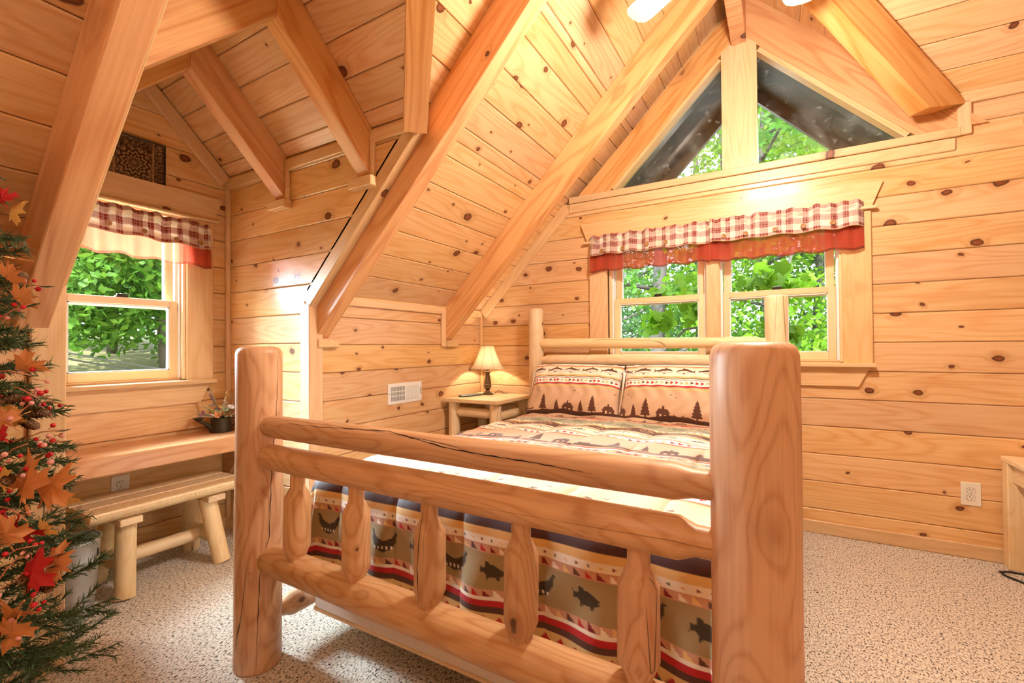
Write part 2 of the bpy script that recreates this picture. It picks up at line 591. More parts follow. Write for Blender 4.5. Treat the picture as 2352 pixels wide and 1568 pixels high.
# ---- gable wall
mb = MB()
HX0, HX1, HZ0, HZ1 = -1.135, 0.345, 1.06, 1.955
for x0, x1, z0, z1 in ((XK - .05, HX0, -.05, 1.46), (HX1, .87, -.05, 2.32), (.87, XE, -.05, ZER), (HX0, HX1, -.05, HZ0), (HX0, HX1, HZ1, 2.32)):
    mb.box(x0, x1, .02, .12, z0, z1)
mb.add([(x, y, z) for y in (.02, .12) for x, z in ((XK - .05, 1.46), (HX0, 1.46), (HX0, 2.32), (-1.478, 2.32))], [(0, 1, 2, 3), (7, 6, 5, 4), (0, 4, 5, 1), (1, 5, 6, 2), (2, 6, 7, 3), (3, 7, 4, 0)])
wg = mb.build('wall_gable', GROOVE)
tag(wg, 'knotty pine plank gable end wall around the paired windows', 'wall', kind='structure')
rg = [1.0 + 0.1705 * k for k in range(-6, 10)]
planks(wg, (0, 0, 0), (1, 0, 0), (0, 0, 1), (0, -1, 0), [(XK, 0), (XE, 0), (XE, ZER), (ZER - KL, ZER), (XK, XK + KL)], rg, PINE, holes=[(-1.20, .41, 1.05, 2.0), (-3, .868, 2.30, 4)])
# ---- far knee wall
rk = [1.015 + 0.167 * k for k in range(-7, 5)]
wk = MB().box(XK - .1, XK - .02, YF + .02, .1, -.05, 1.46).build('wall_knee', GROOVE)
tag(wk, 'low pine plank knee wall under the slope beside the nightstand', 'wall', kind='structure')
planks(wk, (XK, 0, 0), (0, 1, 0), (0, 0, 1), (1, 0, 0), [(-1.66, 0), (0, 0), (0, 1.48), (-1.66, 1.48)], rk, PINE)
# ---- near knee wall
wk2 = MB().box(XK - .1, XK - .02, YB, YN - .02, -.05, 1.46).build('wall_left', GROOVE)
tag(wk2, 'low pine plank knee wall behind the decorated tree', 'wall', kind='structure')
planks(wk2, (XK, 0, 0), (0, 1, 0), (0, 0, 1), (1, 0, 0), [(YB, 0), (-2.865, 0), (-2.865, 1.48), (YB, 1.48)], rk, PINE)
# ---- dormer cheek walls
rd = [1.023 + 0.167 * k for k in range(-7, 9)]
for nm, y, s, lab in (('wall_dormer_far', YF, -1, 'pine plank side wall of the dormer beyond the bench'), ('wall_dormer_near', YN, 1, 'pine plank side wall of the dormer next to the tree')):
    ol = [(XW, 0), (XK - .03, 0), (XK - .03, 1.44), (ZE - KL, ZE), (XW, ZE)]
    b = -s * .02
    vs = [(x, y + b, z) for x, z in ol] + [(x, y + b - s * .03, z) for x, z in ol]
    w = MB().add(vs, [(0, 1, 2, 3, 4), (9, 8, 7, 6, 5)] + [(i, 5 + i, 5 + (i + 1) % 5, (i + 1) % 5) for i in range(5)]).build(nm, GROOVE)
    tag(w, lab, 'wall', kind='structure')
    planks(w, (0, y, 0), (-s, 0, 0), (0, 0, 1), (0, s, 0), [(-s * q[0], q[1]) for q in ol], rd, PINE, t=0.016)
# ---- dormer window wall
rw = [1.01 + 0.169 * k for k in range(-6, 12)]
DY0, DY1, DZ0, DZ1 = -2.60, -2.005, 0.985, 1.955     # rough opening
mb = MB()
for y0, y1, z0, z1 in ((YN, DY0, -.05, ZE), (DY1, YF, -.05, ZE), (DY0, DY1, -.05, DZ0), (DY0, DY1, DZ1, ZE)):
    mb.box(XW - .12, XW - .02, y0, y1, z0, z1)
mb.add([(x, y, z) for x in (XW - .12, XW - .02) for y, z in ((YN - .05, ZE - .02), (YF + .05, ZE - .02), (YD, ZD + .03))], [(0, 1, 2), (5, 4, 3), (0, 3, 4, 1), (1, 4, 5, 2), (2, 5, 3, 0)])
ww = mb.build('wall_dormer_window', GROOVE)
tag(ww, 'pine plank end wall of the dormer holding the single window', 'wall', kind='structure')
planks(ww, (XW, 0, 0), (0, 1, 0), (0, 0, 1), (1, 0, 0), [(YN, 0), (YF, 0), (YF, ZE), (YD, ZD), (YN, ZE)], rw, PINE, holes=[(-2.66, -1.95, 0.975, 2.0)])

# ---- ceilings
PITCH = 0.1227 * math.sqrt(2)
def ceil_slab(name, pts, label, kind='structure'):
    return backing(name, pts, GROOVE, label=label, cat='ceiling')


cl = ceil_slab('ceiling_left', [(XK - .03, .16, XK - .03 + KL + .03), (XR, .16, XR + KL + .03), (XR, YB, XR + KL + .03), (ZD - KL, YB, ZD + .03), (ZD - KL, YD + .03, ZD + .03), (ZE - KL, YF + .03, ZE + .03), (XK - .03, YF + .03, XK - .03 + KL + .03)], 'sloping pine plank ceiling over the bed with exposed rafters')
# the piece of the same slope before the dormer
bk = ceil_slab('ceiling_near', [(XK - .03, YN - .03, XK - .03 + KL + .03), (ZE - KL, YN - .03, ZE + .03), (ZD - KL, YD - .03, ZD + .03), (ZD - KL, YB, ZD + .03), (XK - .03, YB, XK - .03 + KL + .03)][::-1], 'sloping pine plank ceiling above the decorated tree')
# v coordinate = distance up the slope from x = XK
Us, Vs, Ns = (0, 1, 0), (S2, 0, S2), (S2, 0, -S2)
O = (XK, 0, XK + KL)
vx = lambda x: (x - XK) / S2
rs = [vx(-1.686 + 0.1227 * k) for k in range(-5, 13)]
rs[0] = 0.0
rs = [v for v in rs if v < vx(XR) - .02] + [vx(XR)]
planks(cl, O, Us, Vs, Ns, [(YF, 0), (0.0, 0), (0.0, vx(XR)), (YB, vx(XR)), (YB, vx(ZD - KL)), (YD, vx(ZD - KL)), (YF, vx(ZE - KL))] and [(YF, 0), (0, 0), (0, vx(ZE - KL)), (YF, vx(ZE - KL))], rs, PINE, t=0.016)
planks(cl, O, Us, Vs, Ns, [(YF, vx(ZE - KL)), (.105, vx(ZE - KL)), (.105, vx(ZD - KL)), (YD, vx(ZD - KL))], [vx(ZE - KL)] + [v for v in rs if vx(ZE - KL) + .03 < v < vx(ZD - KL) - .03] + [vx(ZD - KL)], PINE, t=0.016)
planks(cl, O, Us, Vs, Ns, [(YB, vx(ZD - KL)), (.105, vx(ZD - KL)), (.105, vx(XR)), (YB, vx(XR))], [vx(ZD - KL)] + [v for v in rs if v > vx(ZD - KL) + .03], PINE, t=0.016, joints=0.6)
planks(bk, O, Us, Vs, Ns, [(YB, 0), (YN, 0), (YN, vx(ZE - KL)), (YD, vx(ZD - KL)), (YB, vx(ZD - KL))], rs, PINE, t=0.016)
# right main slope, from the ridge down to the dormer valley, then to the right knee wall
cr_ = ceil_slab('ceiling_right', [(XR, .06, KR - XR + .03), (KR - ZER, .06, ZER + .03), (KR - ZER, 0, ZER + .03), (XR, YDR, ZR + .03)][::1], 'pine plank slope above the triangular windows')
Ur, Vr, Nr = (0, -1, 0), (-S2, 0, S2), (-S2, 0, -S2)
Or = (KR - ZER, 0, ZER)
vm = (KR - ZER - XR) / S2
planks(cr_, Or, Ur, Vr, Nr, [(0, 0), (-YDR, vm), (0, vm)], [0.0] + [0.05 + PITCH * 1.02 * k for k in range(0, 8) if 0.05 + PITCH * 1.02 * k < vm - .05] + [vm], PINE, t=0.016)
cr2 = ceil_slab('ceiling_rear', [(XR, YDR, ZR + .03), (KR - ZER, 2 * YDR, ZER + .03), (XKR, 2 * YDR, 1.48 + .03), (XKR, YB, 1.48 + .03), (XR, YB, ZR + .03)], 'pine plank slope towards the rear of the room')
planks(cr2, (XKR, 0, 1.48), Ur, Vr, Nr, [(-2 * YDR, 0), (-YB, 0), (-YB, (XKR - XR) / S2), (-YDR, (XKR - XR) / S2), (-2 * YDR, (XKR - KR + ZER) / S2)], [PITCH * k for k in range(0, 18)], PINE, t=0.016)
# right dormer slopes (boards run along x)
cdr = ceil_slab('ceiling_dormer_right', [(KR - ZER, .06, ZER - .03), (XE, .06, ZER - .03), (XE, YDR, ZR + .03), (XR, YDR, ZR + .03), (KR - ZER, 0, ZER + .03)], 'pine plank slope of the large dormer right of the gable window')
hv = (ZR - ZER) / S2
planks(cdr, (0, 0, ZER), (-1, 0, 0), (0, -S2, S2), (0, -S2, -S2), [(-(KR - ZER), 0), (-XR, hv), (-XE, hv), (-XE, 0)][::-1], [0] + [0.145 + 0.157 * k for k in range(0, 9) if .145 + .157 * k < hv - .04] + [hv], PINE, t=0.016)
cdr2 = ceil_slab('ceiling_dormer_right_rear', [(XR, YDR, ZR + .03), (XE, YDR, ZR + .03), (XE, 2 * YDR, ZER + .03), (KR - ZER, 2 * YDR, ZER + .03)], 'pine plank rear slope of the large dormer')
planks(cdr2, (0, 2 * YDR, ZER), (1, 0, 0), (0, S2, S2), (0, S2, -S2), [(KR - ZER, 0), (XE, 0), (XE, hv), (XR, hv)], [PITCH * k for k in range(0, 10)], PINE, t=0.016)
# left dormer slopes
hd = (ZD - ZE) / S2
cdf = ceil_slab('ceiling_dormer_far', [(XW - .14, YF + .09, ZE - .06), (XW - .14, YD, ZD + .03), (ZD - KL, YD, ZD + .03), (ZE - KL - .06, YF + .09, ZE - .06)], 'pine plank far slope of the small dormer')
planks(cdf, (0, YF, ZE), (-1, 0, 0), (0, -S2, S2), (0, -S2, -S2), [(-(ZE - KL), 0), (-(ZD - KL), hd), (-XW, hd), (-XW, 0)], [0, .08] + [.08 + .157 * k for k in range(1, 5) if .08 + .157 * k < hd - .03] + [hd], PINE, t=0.016)
cdn = ceil_slab('ceiling_dormer_near', [(XW - .14, YD, ZD + .03), (XW - .14, YN - .09, ZE - .06), (ZE - KL - .06, YN - .09, ZE - .06), (ZD - KL, YD, ZD + .03)], 'pine plank near slope of the small dormer')
planks(cdn, (0, YN, ZE), (1, 0, 0), (0, S2, S2), (0, S2, -S2), [(ZE - KL, 0), (ZD - KL, hd), (XW, hd), (XW, 0)], [0, .08] + [.08 + .157 * k for k in range(1, 5) if .08 + .157 * k < hd - .03] + [hd], PINE, t=0.016)

# ---- walls behind the camera
wr = MB().box(XE + .02, XE + .1, 2 * YDR, .1, -.05, ZR).build('wall_right', GROOVE)
tag(wr, 'pine plank end wall of the large dormer', 'wall', kind='structure')
planks(wr, (XE, 0, 0), (0, -1, 0), (0, 0, 1), (-1, 0, 0), [(0, 0), (-2 * YDR, 0), (-2 * YDR, ZER), (-YDR, ZR), (0, ZER)], [0.1705 * k for k in range(0, 22)], PINE)
wr2 = MB().add([(x, y, z) for y in (2 * YDR - .1, 2 * YDR - .02) for x, z in ((KR - ZER - .1, ZER + .08), (XKR, 1.45), (XE, 1.45), (XE, ZER + .08))], [(0, 1, 2, 3), (7, 6, 5, 4), (0, 4, 5, 1), (1, 5, 6, 2), (2, 6, 7, 3), (3, 7, 4, 0)]).box(XKR, XE + .1, 2 * YDR - .1, 2 * YDR - .02, -.05, ZER).box(XKR + .02, XKR + .1, YB, 2 * YDR - .02, -.05, 1.5).build('wall_right_rear', GROOVE)
tag(wr2, 'pine plank knee wall to the rear of the large dormer', 'wall', kind='structure')
planks(wr2, (XKR, 0, 0), (0, -1, 0), (0, 0, 1), (-1, 0, 0), [(-2 * YDR, 0), (-YB, 0), (-YB, 1.48), (-2 * YDR, 1.48)], [0.1705 * k for k in range(0, 10)], PINE)
wrr = MB()
wrr.add([(x, y, z) for y in (YB - .08, YB - .02) for x, z in ((XK - .1, -.05), (XKR + .1, -.05), (XKR + .1, 1.45), (XR, ZR + .05), (XK - .1, 1.45))], [(0, 1, 2, 3, 4), (9, 8, 7, 6, 5)] + [(i, 5 + i, 5 + (i + 1) % 5, (i + 1) % 5) for i in range(5)])
wrear = wrr.build('wall_rear', GROOVE)
tag(wrear, 'pine plank rear gable wall opposite the windows', 'wall', kind='structure')
planks(wrear, (0, YB, 0), (-1, 0, 0), (0, 0, 1), (0, 1, 0), [(-XKR, 0), (-XK, 0), (-XK, 1.48), (-XR, ZR), (-XKR, 1.48)], [0.1705 * k for k in range(0, 22)], PINE)

# ---- rafters
def slope_rafter(p0, p1, drop, w, mat, parent, side):
    """timber from wall point p0 (top, at the wall) up to p1: both ends cut plumb, drop = plumb depth"""
    p0, p1 = Vector(p0), Vector(p1)
    x = (p1 - p0).normalized()
    zz = (Vector((0, 0, 1)) - x * x.z).normalized()
    y = zz.cross(x)
    q = [p0, p1, p1 - Vector((0, 0, drop)), p0 - Vector((0, 0, drop))]
    pts = [((v - p0).dot(x), (v - p0).dot(zz)) for v in q]
    o = MB().prism(pts[::-1], -w / 2, w / 2).build('rafter', mat, parent, frame(p0, x, zz, x.cross(zz)))
    md = o.modifiers.new('edge', 'BEVEL'); md.width = .005; md.segments = 2
    return o


for yc, par in ((-0.475, cl), (-1.655, cl), (-2.857, bk), (-4.06, bk)):
    slope_rafter((XK, yc, XK + KL), (XR - .03, yc, XR - .03 + KL), .262, .089, BEAM, par, 1)
for yc, par in ((-0.475, wk), (-1.655, wk), (-4.06, wk2)):
    MB().bbox(XK, XK + .035, yc - .045, yc + .10, 1.165, 1.214).build('foot_block', TRIM, par)
# ridge beam
MB().bbox(-.045, .045, YB, -.002, -.39, 0).build('ridge_beam', BEAM, cl, frame((XR + .02, 0, ZR), (1, 0, 0), (0, 1, 0), (0, 0, 1)))
# right slope rafter beyond the frame
beam('rafter', (XKR, -2.857, 1.48), (XR + .03, -2.857, KR - XR - .03), 0.089, 0.184, (S2, 0, S2), BEAM, cr2)
# valleys: vertical-sided timbers under the valley lines
def valley(a, b, w, h, mat, parent, name='valley_rafter', cut=0.0):
    a, b = Vector(a), Vector(b)
    x = (b - a).normalized()
    y = Vector((0, 0, 1)).cross(x).normalized()
    z = x.cross(y)
    L = (b - a).length
    # plumb cut at the lower end
    dz = h * x.z / math.hypot(x.x, x.y)
    poly = [(-.05, 0), (L, 0), (L, -h), (cut, -h)]
    MB().prism([(p[0], p[1]) for p in poly], -w / 2, w / 2).build(name, mat, parent, frame(a, x, z, x.cross(z)))


valley((ZE - KL, YF, ZE - .0), (ZD - KL, YD, ZD), .105, .16, BEAM, cdf)
valley((ZE - KL, YN, ZE - .0), (ZD - KL, YD, ZD), .06, .03, BEAM, cdn)
valley((KR - ZER + .045, -.0, ZER - .03), (XR + .0, YDR - .03, ZR - .0), .10, .21, BEAM, cdr, cut=.148)
# left dormer rafter pairs
for xc in (-2.525, -1.825):
    slope_rafter((xc, YF, ZE), (xc, YD, ZD), .252, .089, BEAM, cdf, 1)
    slope_rafter((xc, YN, ZE), (xc, YD, ZD), .252, .089, BEAM, cdn, 1)
    for y, s, par in ((YF, -1, 'wall_dormer_far'), (YN, 1, 'wall_dormer_near')):
        pr = bpy.data.objects[par]
        if s < 0:
            MB().bbox(xc - .085, xc + .085, min(y, y + s * .05), max(y, y + s * .05), 1.975, 2.026).build('foot_block', TRIM, pr)
            MB().bbox(xc + .046, xc + .072, y - .022, y, 2.0, 2.225).build('side_trim', TRIM, pr)
# eave trims in the dormer
for (x0, x1) in ((XW, -2.571), (-2.48, -1.871), (-1.78, -1.52)):
    MB().bbox(0, x1 - x0, -.02, 0, 2.20, 2.262).build('eave_trim', TRIM, bpy.data.objects['wall_dormer_far'], frame((x0, YF, 0), (1, 0, 0), (0, 1, 0), (0, 0, 1)))
MB().bbox(0, ZE - KL - XW, 0, .02, 2.20, 2.262).build('eave_trim', TRIM, bpy.data.objects['wall_dormer_near'], frame((XW, YN, 0), (1, 0, 0), (0, 1, 0), (0, 0, 1)))
# corner trims of the dormer, slanted trims of its gable
for y, s in ((YF, -1), (YN, 1)):
    MB().bbox(0, 2.2, -.026, .0, 0, .026).build('corner_trim', TRIM, ww, frame((XW, y, 0), (0, 0, 1), (0, s * -1, 0), (1, 0, 0)) if s < 0 else frame((XW, y, 0), (0, 0, 1), (0, -1, 0), (1, 0, 0)))
    a = Vector((XW, y, ZE - .01)); b = Vector((XW, YD, ZD - .01))
    x = (b - a).normalized()
    MB().bbox(0, (b - a).length - .002, -.085, .0, 0, .022).build('gable_trim', TRIM, ww, frame(a, x, Vector((0, -s * S2, S2)) * 1.0 if False else (Vector((1, 0, 0)).cross(x) if s > 0 else Vector((-1, 0, 0)).cross(x)), Vector((1, 0, 0)) if s > 0 else Vector((1, 0, 0))))
# opening posts and the trims up the cut edge of the main slope
for nm, y0, y1, ya, yb, lab in (('trim_1', YF - .008, -1.66, YF - .008, -1.70, 'pine corner post and slope trim beside the dormer opening near the air vent'), ('trim_2', -2.862, YN + .008, -2.80, YN + .008, 'pine corner post and slope trim behind the decorated tree')):
    p = empty(nm)
    tag(p, lab, 'trim', kind='structure')
    MB().bbox(0, 1.415, y0, y1, -.022, .06).build('post', TRIM, p, frame((XK, 0, 0), (0, 0, 1), (0, 1, 0), (-1, 0, 0)))
    L = (ZE - KL - XK) / S2
    MB().bbox(-.05, L, ya, yb, -.075, .0).build('slope_trim', TRIM, p, frame((XK, 0, XK + KL), (S2, 0, S2), (0, 1, 0), (-S2, 0, S2)))
# knee wall trims
MB().bbox(0, 1.09, -.02, 0, -.055, 0).build('eave_trim', TRIM, wk, frame((XK, -1.61, 1.478), (0, 1, 0), (-1, 0, 0), (0, 0, 1)))
MB().bbox(0, .43, -.02, 0, -.055, 0).build('eave_trim', TRIM, wk, frame((XK, -.43, 1.478), (0, 1, 0), (-1, 0, 0), (0, 0, 1)))
MB().bbox(0, .27, 0, .045, 0, .022).build('side_trim', TRIM, wk, frame((XK, -.521, 1.165), (0, 0, 1), (0, -1, 0), (1, 0, 0)))
MB().bbox(0, 1.46, 0, .022, 0, .022).build('corner_trim', TRIM, wk, frame((XK, 0, 0), (0, 0, 1), (0, -1, 0), (1, 0, 0)))
# gable wall: ledge, slanted boards
MB().bbox(0, .878 + 1.432, -.025, 0, 0, .048).build('ledge_trim', TRIM, wg, frame((-1.432, 0, 2.297), (1, 0, 0), (0, 1, 0), (0, 0, 1)))
MB().bbox(0, .878 - (-1.432) - .02, -.012, 0, 0, .07).build('ledge_trim', TRIM, wg, frame((-1.432, 0, 2.225), (1, 0, 0), (0, 1, 0), (0, 0, 1)))
MB().bbox(0, XE - .86, -.022, 0, -.062, 0).build('eave_trim', TRIM, wg, frame((.86, 0, ZER), (1, 0, 0), (0, 1, 0), (0, 0, 1)))
MB().bbox(0, .185, 0, .06, 0, .022).build('side_trim', TRIM, wg, frame((.862, 0, 2.30), (0, 0, 1), (1, 0, 0), (0, -1, 0)))
Lg = (2.297 - KL - XK) / S2
MB().bbox(0, Lg, -.082, 0, 0, .02).build('slope_trim', TRIM, wg, frame((XK, 0, XK + KL), (S2, 0, S2), (-S2, 0, S2), (0, -1, 0)))

# ---- triangular gable windows, with the fascia boards round them
ft = empty('trim_3', (0, 0, 0))
tag(ft, 'wide pine boards framing the peak above the paired windows', 'trim', kind='structure')
x0 = 2.345 - KL
poly = [(2.345 - 3.70, 2.345), (2.345 - 3.44, 2.345), (-.315, -.315 + 3.44), (-.245, -.245 + 3.44), (-.245, -.245 + 3.652)]
def gprism(poly, y0, y1, name, mat, parent, u):
    """prism in the gable plane with its grain along u"""
    c = np.mean(np.array(poly), axis=0)
    u = np.array(u, float) / np.hypot(*u); v = np.array([-u[1], u[0]])
    L = [((np.array(p) - c) @ u, (np.array(p) - c) @ v) for p in poly]
    a = sum(L[i][0] * L[(i + 1) % len(L)][1] - L[(i + 1) % len(L)][0] * L[i][1] for i in range(len(L)))
    if a < 0: L = L[::-1]
    return MB().prism(L, -y1, -y0).build(name, mat, parent, frame((c[0], 0, c[1]), (u[0], 0, u[1]), (v[0], 0, v[1]), (0, -1, 0)))


gprism(poly, -.02, .12, 'fascia_board', BEAM, ft, (1, 1))
gprism([(2.33 - KL, 2.33), (2.33 - 3.44, 2.33), (-.25, -.25 + 3.44), (-.20, -.20 + KL)], .105, .14, 'backing_board', PINE, ft, (1, 1))
x1 = KR - 2.345
poly = [(x1, 2.345), (-.165, KR + .165), (-.165, 3.03 + .165), (-.10, 3.03 + .10), (3.03 - 2.345, 2.345)]
gprism(poly, -.02, .12, 'fascia_board', BEAM, ft, (1, -1))
gprism([(-.312, 2.345), (-.10, 2.345), (-.10, 3.14), (-.165, 3.195), (-.245, 3.195), (-.312, 3.14)], -.022, .12, 'king_post', TRIM, ft, (0, 1))
for n, (tri, lab) in enumerate(((([(3.406 * -1 + 2.345, 2.345), (-.312, 2.345), (-.312, 3.094)]), 'triangular dusty window left of the centre post under the peak'), ([(-.10, 2.345), (2.99 - 2.345, 2.345), (-.10, 3.09)], 'triangular dusty window right of the centre post under the peak'))):
    w = empty('window_%d' % (3 + n), (0, 0, 0))
    tag(w, lab, 'window', kind='structure')
    c = np.mean(np.array(tri), axis=0)
    gprism(tri, .07, .075, 'pane', DUSTY, w, (1, 0))
    T = [np.array(p) for p in tri]
    for i in range(3):
        a, b = T[i], T[(i + 1) % 3]
        d = (b - a) / np.linalg.norm(b - a)
        nrm = np.array([-d[1], d[0]])
        if nrm @ (c - a) < 0: nrm = -nrm
        wd = -.034 if abs(d[0] * d[1]) > .1 else -.014
        gprism([a, b, b + nrm * wd, a + nrm * wd], -.012, .065, 'glazing_stop', TRIM if wd > -.03 else VINYL if False else TRIM, w, d)

# ---- double-hung windows
def sash(parent, x0, x1, z0, z1, y, w=.042, hw=.05, name='sash', lock=False):
    s = empty(name, (0, 0, 0), parent=parent)
    for a, b, c, d, hor in ((x0, x0 + w, z0, z1, 0), (x1 - w, x1, z0, z1, 0), (x0 + w, x1 - w, z0, z0 + hw, 1), (x0 + w, x1 - w, z1 - hw * .8, z1, 1)):
        if hor:
            MB().bbox(0, b - a, y, y + .035, c, d, .003).build('rail', SASH, s, frame((a, 0, 0), (1, 0, 0), (0, 1, 0), (0, 0, 1)))
        else:
            MB().bbox(0, d - c, y, y + .035, -b, -a, .003).build('stile', SASH, s, frame((0, 0, c), (0, 0, 1), (0, 1, 0), (-1, 0, 0)))
    MB().box(x0 + w - .004, x1 - w + .004, y + .016, y + .020, z0 + hw - .004, z1 - hw * .8 + .004).build('pane', GLASS, s)
    g = MB()
    a, b, c, d = x0 + w, x1 - w, z0 + hw, z1 - hw * .8
    for q in ((a - .001, a + .006, c, d), (b - .006, b + .001, c, d), (a, b, c - .001, c + .006), (a, b, d - .006, d + .001)):
        g.box(q[0], q[1], y + .004, y + .030, q[2], q[3])
    g.build('glazing_bead', VINYL, s)
    if lock:
        xm = (x0 + x1) / 2
        MB().bbox(xm - .03, xm + .03, y + .003, y + .028, z1, z1 + .008).tube([(xm - .022, y + .014, z1 + .014), (xm + .03, y + .006, z1 + .016)], .006, 8).lathe([(.012, 0), (.012, .014), (.006, .018)], 12, (xm, y + .015, z1 + .004)).build('lock', DKMETAL, s)
    return s


def dh_window(name, label, units, z0, z1, zmid, xa, xb, casw, parent_mw, headx, apronx, mull=None):
    """built in a local frame: x along the wall, y out of doors, z up"""
    w = empty(name, (0, 0, 0))
    w.matrix_world = parent_mw
    tag(w, label, 'window', kind='structure')
    for x0, x1 in units:
        j = MB()
        for q in ((x0 - .03, x0 - .012), (x1 + .012, x1 + .03)):
            j.bbox(q[0], q[1], .0, .13, z0 - .01, z1 + .02, .002)
        j.bbox(x0 - .03, x1 + .03, .0, .13, z1, z1 + .02, .002).bbox(x0 - .03, x1 + .03, .03, .14, z0 - .03, z0, .002)
        j.build('jamb', SASH, w)
        v = MB()
        for q in ((x0 - .0125, x0), (x1, x1 + .0125)):
            v.box(q[0], q[1], .028, .036, z0, z1).box(q[0], q[1], .07, .078, z0, z1)
        v.build('jamb_liner', VINYL, w)
        sash(w, x0, x1, z0, zmid + .022, .036, lock=True)
        sash(w, x0 + .004, x1 - .004, zmid - .03, z1, .078)
    for a, b in ((xa, xa + casw), (xb - casw, xb)):
        MB().bbox(0, 1.955 - z0 - (-.02), -.02, .002, -b, -a).build('casing', TRIM, w, frame((0, 0, z0 - .02), (0, 0, 1), (0, 1, 0), (-1, 0, 0)))
    if mull:
        MB().bbox(0, 1.955 - z0 + .02, -.02, .03, -mull[1], -mull[0]).build('mullion', TRIM, w, frame((0, 0, z0 - .02), (0, 0, 1), (0, 1, 0), (-1, 0, 0)))
    # head: thin shelf moulding and a flared board
    MB().bbox(0, headx[1] - headx[0] - .06, -.045, 0, 1.955, 1.972).build('head_moulding', TRIM, w, frame((headx[0] + .03, 0, 0), (1, 0, 0), (0, 1, 0), (0, 0, 1)))
    pr = [(headx[0] + .055, 1.972), (headx[1] - .055, 1.972), (headx[1], 2.115), (headx[0], 2.115)]
    cx_ = (headx[0] + headx[1]) / 2
    MB().prism([(p[0] - cx_, p[1] - 2.04) for p in pr], 0, .022).build('head_board', TRIM, w, frame((cx_, 0, 2.04), (1, 0, 0), (0, 0, 1), (0, -1, 0)))
    MB().bbox(0, apronx[1] - apronx[0] + .05, -.06, .04, z0 - .04, z0 - .014).build('sill', TRIM, w, frame((apronx[0] - .025, 0, 0), (1, 0, 0), (0, 1, 0), (0, 0, 1)))
    pr = [(apronx[0] + .055, z0 - .155), (apronx[1] - .055, z0 - .155), (apronx[1], z0 - .04), (apronx[0], z0 - .04)]
    cx_ = (apronx[0] + apronx[1]) / 2
    MB().prism([(p[0] - cx_, p[1] - z0 + .1) for p in pr], 0, .02).build('apron', TRIM, w, frame((cx_, 0, z0 - .1), (1, 0, 0), (0, 0, 1), (0, -1, 0)))
    return w


dh_window('window_1', 'paired double-hung pine windows behind the headboard', [(-1.085, -.44), (-.325, .312)], 1.065, 1.94, 1.50, -1.268, .482, .145, Matrix.Identity(4), (-1.335, .54), (-1.25, .465), mull=(-.425, -.34))
# dormer window: local x -> +y of the room seen from inside (right to the viewer), local y -> -x
mwd = frame((XW, 0, 0), (0, 1, 0), (-1, 0, 0), (0, 0, 1))
dh_window('window_2', 'single double-hung pine window in the dormer above the long shelf', [(-2.565, -2.025)], .99, 1.94, 1.43, -2.742, -1.85, .148, mwd, (-2.80, -1.795), (-2.72, -1.87))

# ---- baseboards
for nm, a, b, nrm, lab in (('baseboard_gable', (-2.29, 0, 0), (XE, 0, 0), (0, -1, 0), 'pine baseboard along the gable wall'), ('baseboard_knee', (XK, -1.655, 0), (XK, -.0, 0), (1, 0, 0), 'pine baseboard below the air vent wall'), ('baseboard_dormer_end', (XW, YN, 0), (XW, YF, 0), (1, 0, 0), 'pine baseboard under the dormer window'), ('baseboard_dormer_far', (XW, YF, 0), (XK - .06, YF, 0), (0, -1, 0), 'pine baseboard along the dormer side wall'), ('baseboard_left', (XK, YB, 0), (XK, -2.865, 0), (1, 0, 0), 'pine baseboard behind the decorated tree')):
    m, L = xdir(a, b)
    m = frame(a, (Vector(b) - Vector(a)).normalized(), nrm, (0, 0, 1)) if False else frame(a, (Vector(b) - Vector(a)).normalized(), Vector((0, 0, 1)), (Vector(b) - Vector(a)).normalized().cross(Vector((0, 0, 1))))
    s = 1 if (Vector(b) - Vector(a)).normalized().cross(Vector((0, 0, 1))).dot(Vector(nrm)) > 0 else -1
    o = MB().bbox(0, L, 0, .078, min(0, s * .016), max(0, s * .016)).build(nm, TRIM, None, m)
    tag(o, lab, 'baseboard', kind='structure')

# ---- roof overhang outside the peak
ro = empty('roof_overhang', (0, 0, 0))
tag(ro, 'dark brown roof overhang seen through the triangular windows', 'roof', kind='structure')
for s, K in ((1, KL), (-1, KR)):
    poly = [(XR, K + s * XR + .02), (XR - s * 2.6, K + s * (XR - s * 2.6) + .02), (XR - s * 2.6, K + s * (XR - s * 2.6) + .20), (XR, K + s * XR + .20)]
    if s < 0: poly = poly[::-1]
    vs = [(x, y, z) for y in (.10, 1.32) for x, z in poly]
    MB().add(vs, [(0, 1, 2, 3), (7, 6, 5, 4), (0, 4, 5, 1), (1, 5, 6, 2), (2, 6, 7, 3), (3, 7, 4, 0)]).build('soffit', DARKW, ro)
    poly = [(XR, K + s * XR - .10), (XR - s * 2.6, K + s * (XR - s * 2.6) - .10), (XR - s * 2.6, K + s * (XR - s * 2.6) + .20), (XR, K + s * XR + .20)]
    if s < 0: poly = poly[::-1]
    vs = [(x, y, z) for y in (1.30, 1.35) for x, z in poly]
    MB().add(vs, [(0, 1, 2, 3), (7, 6, 5, 4), (0, 4, 5, 1), (1, 5, 6, 2), (2, 6, 7, 3), (3, 7, 4, 0)]).build('barge_board', DARKW, ro)

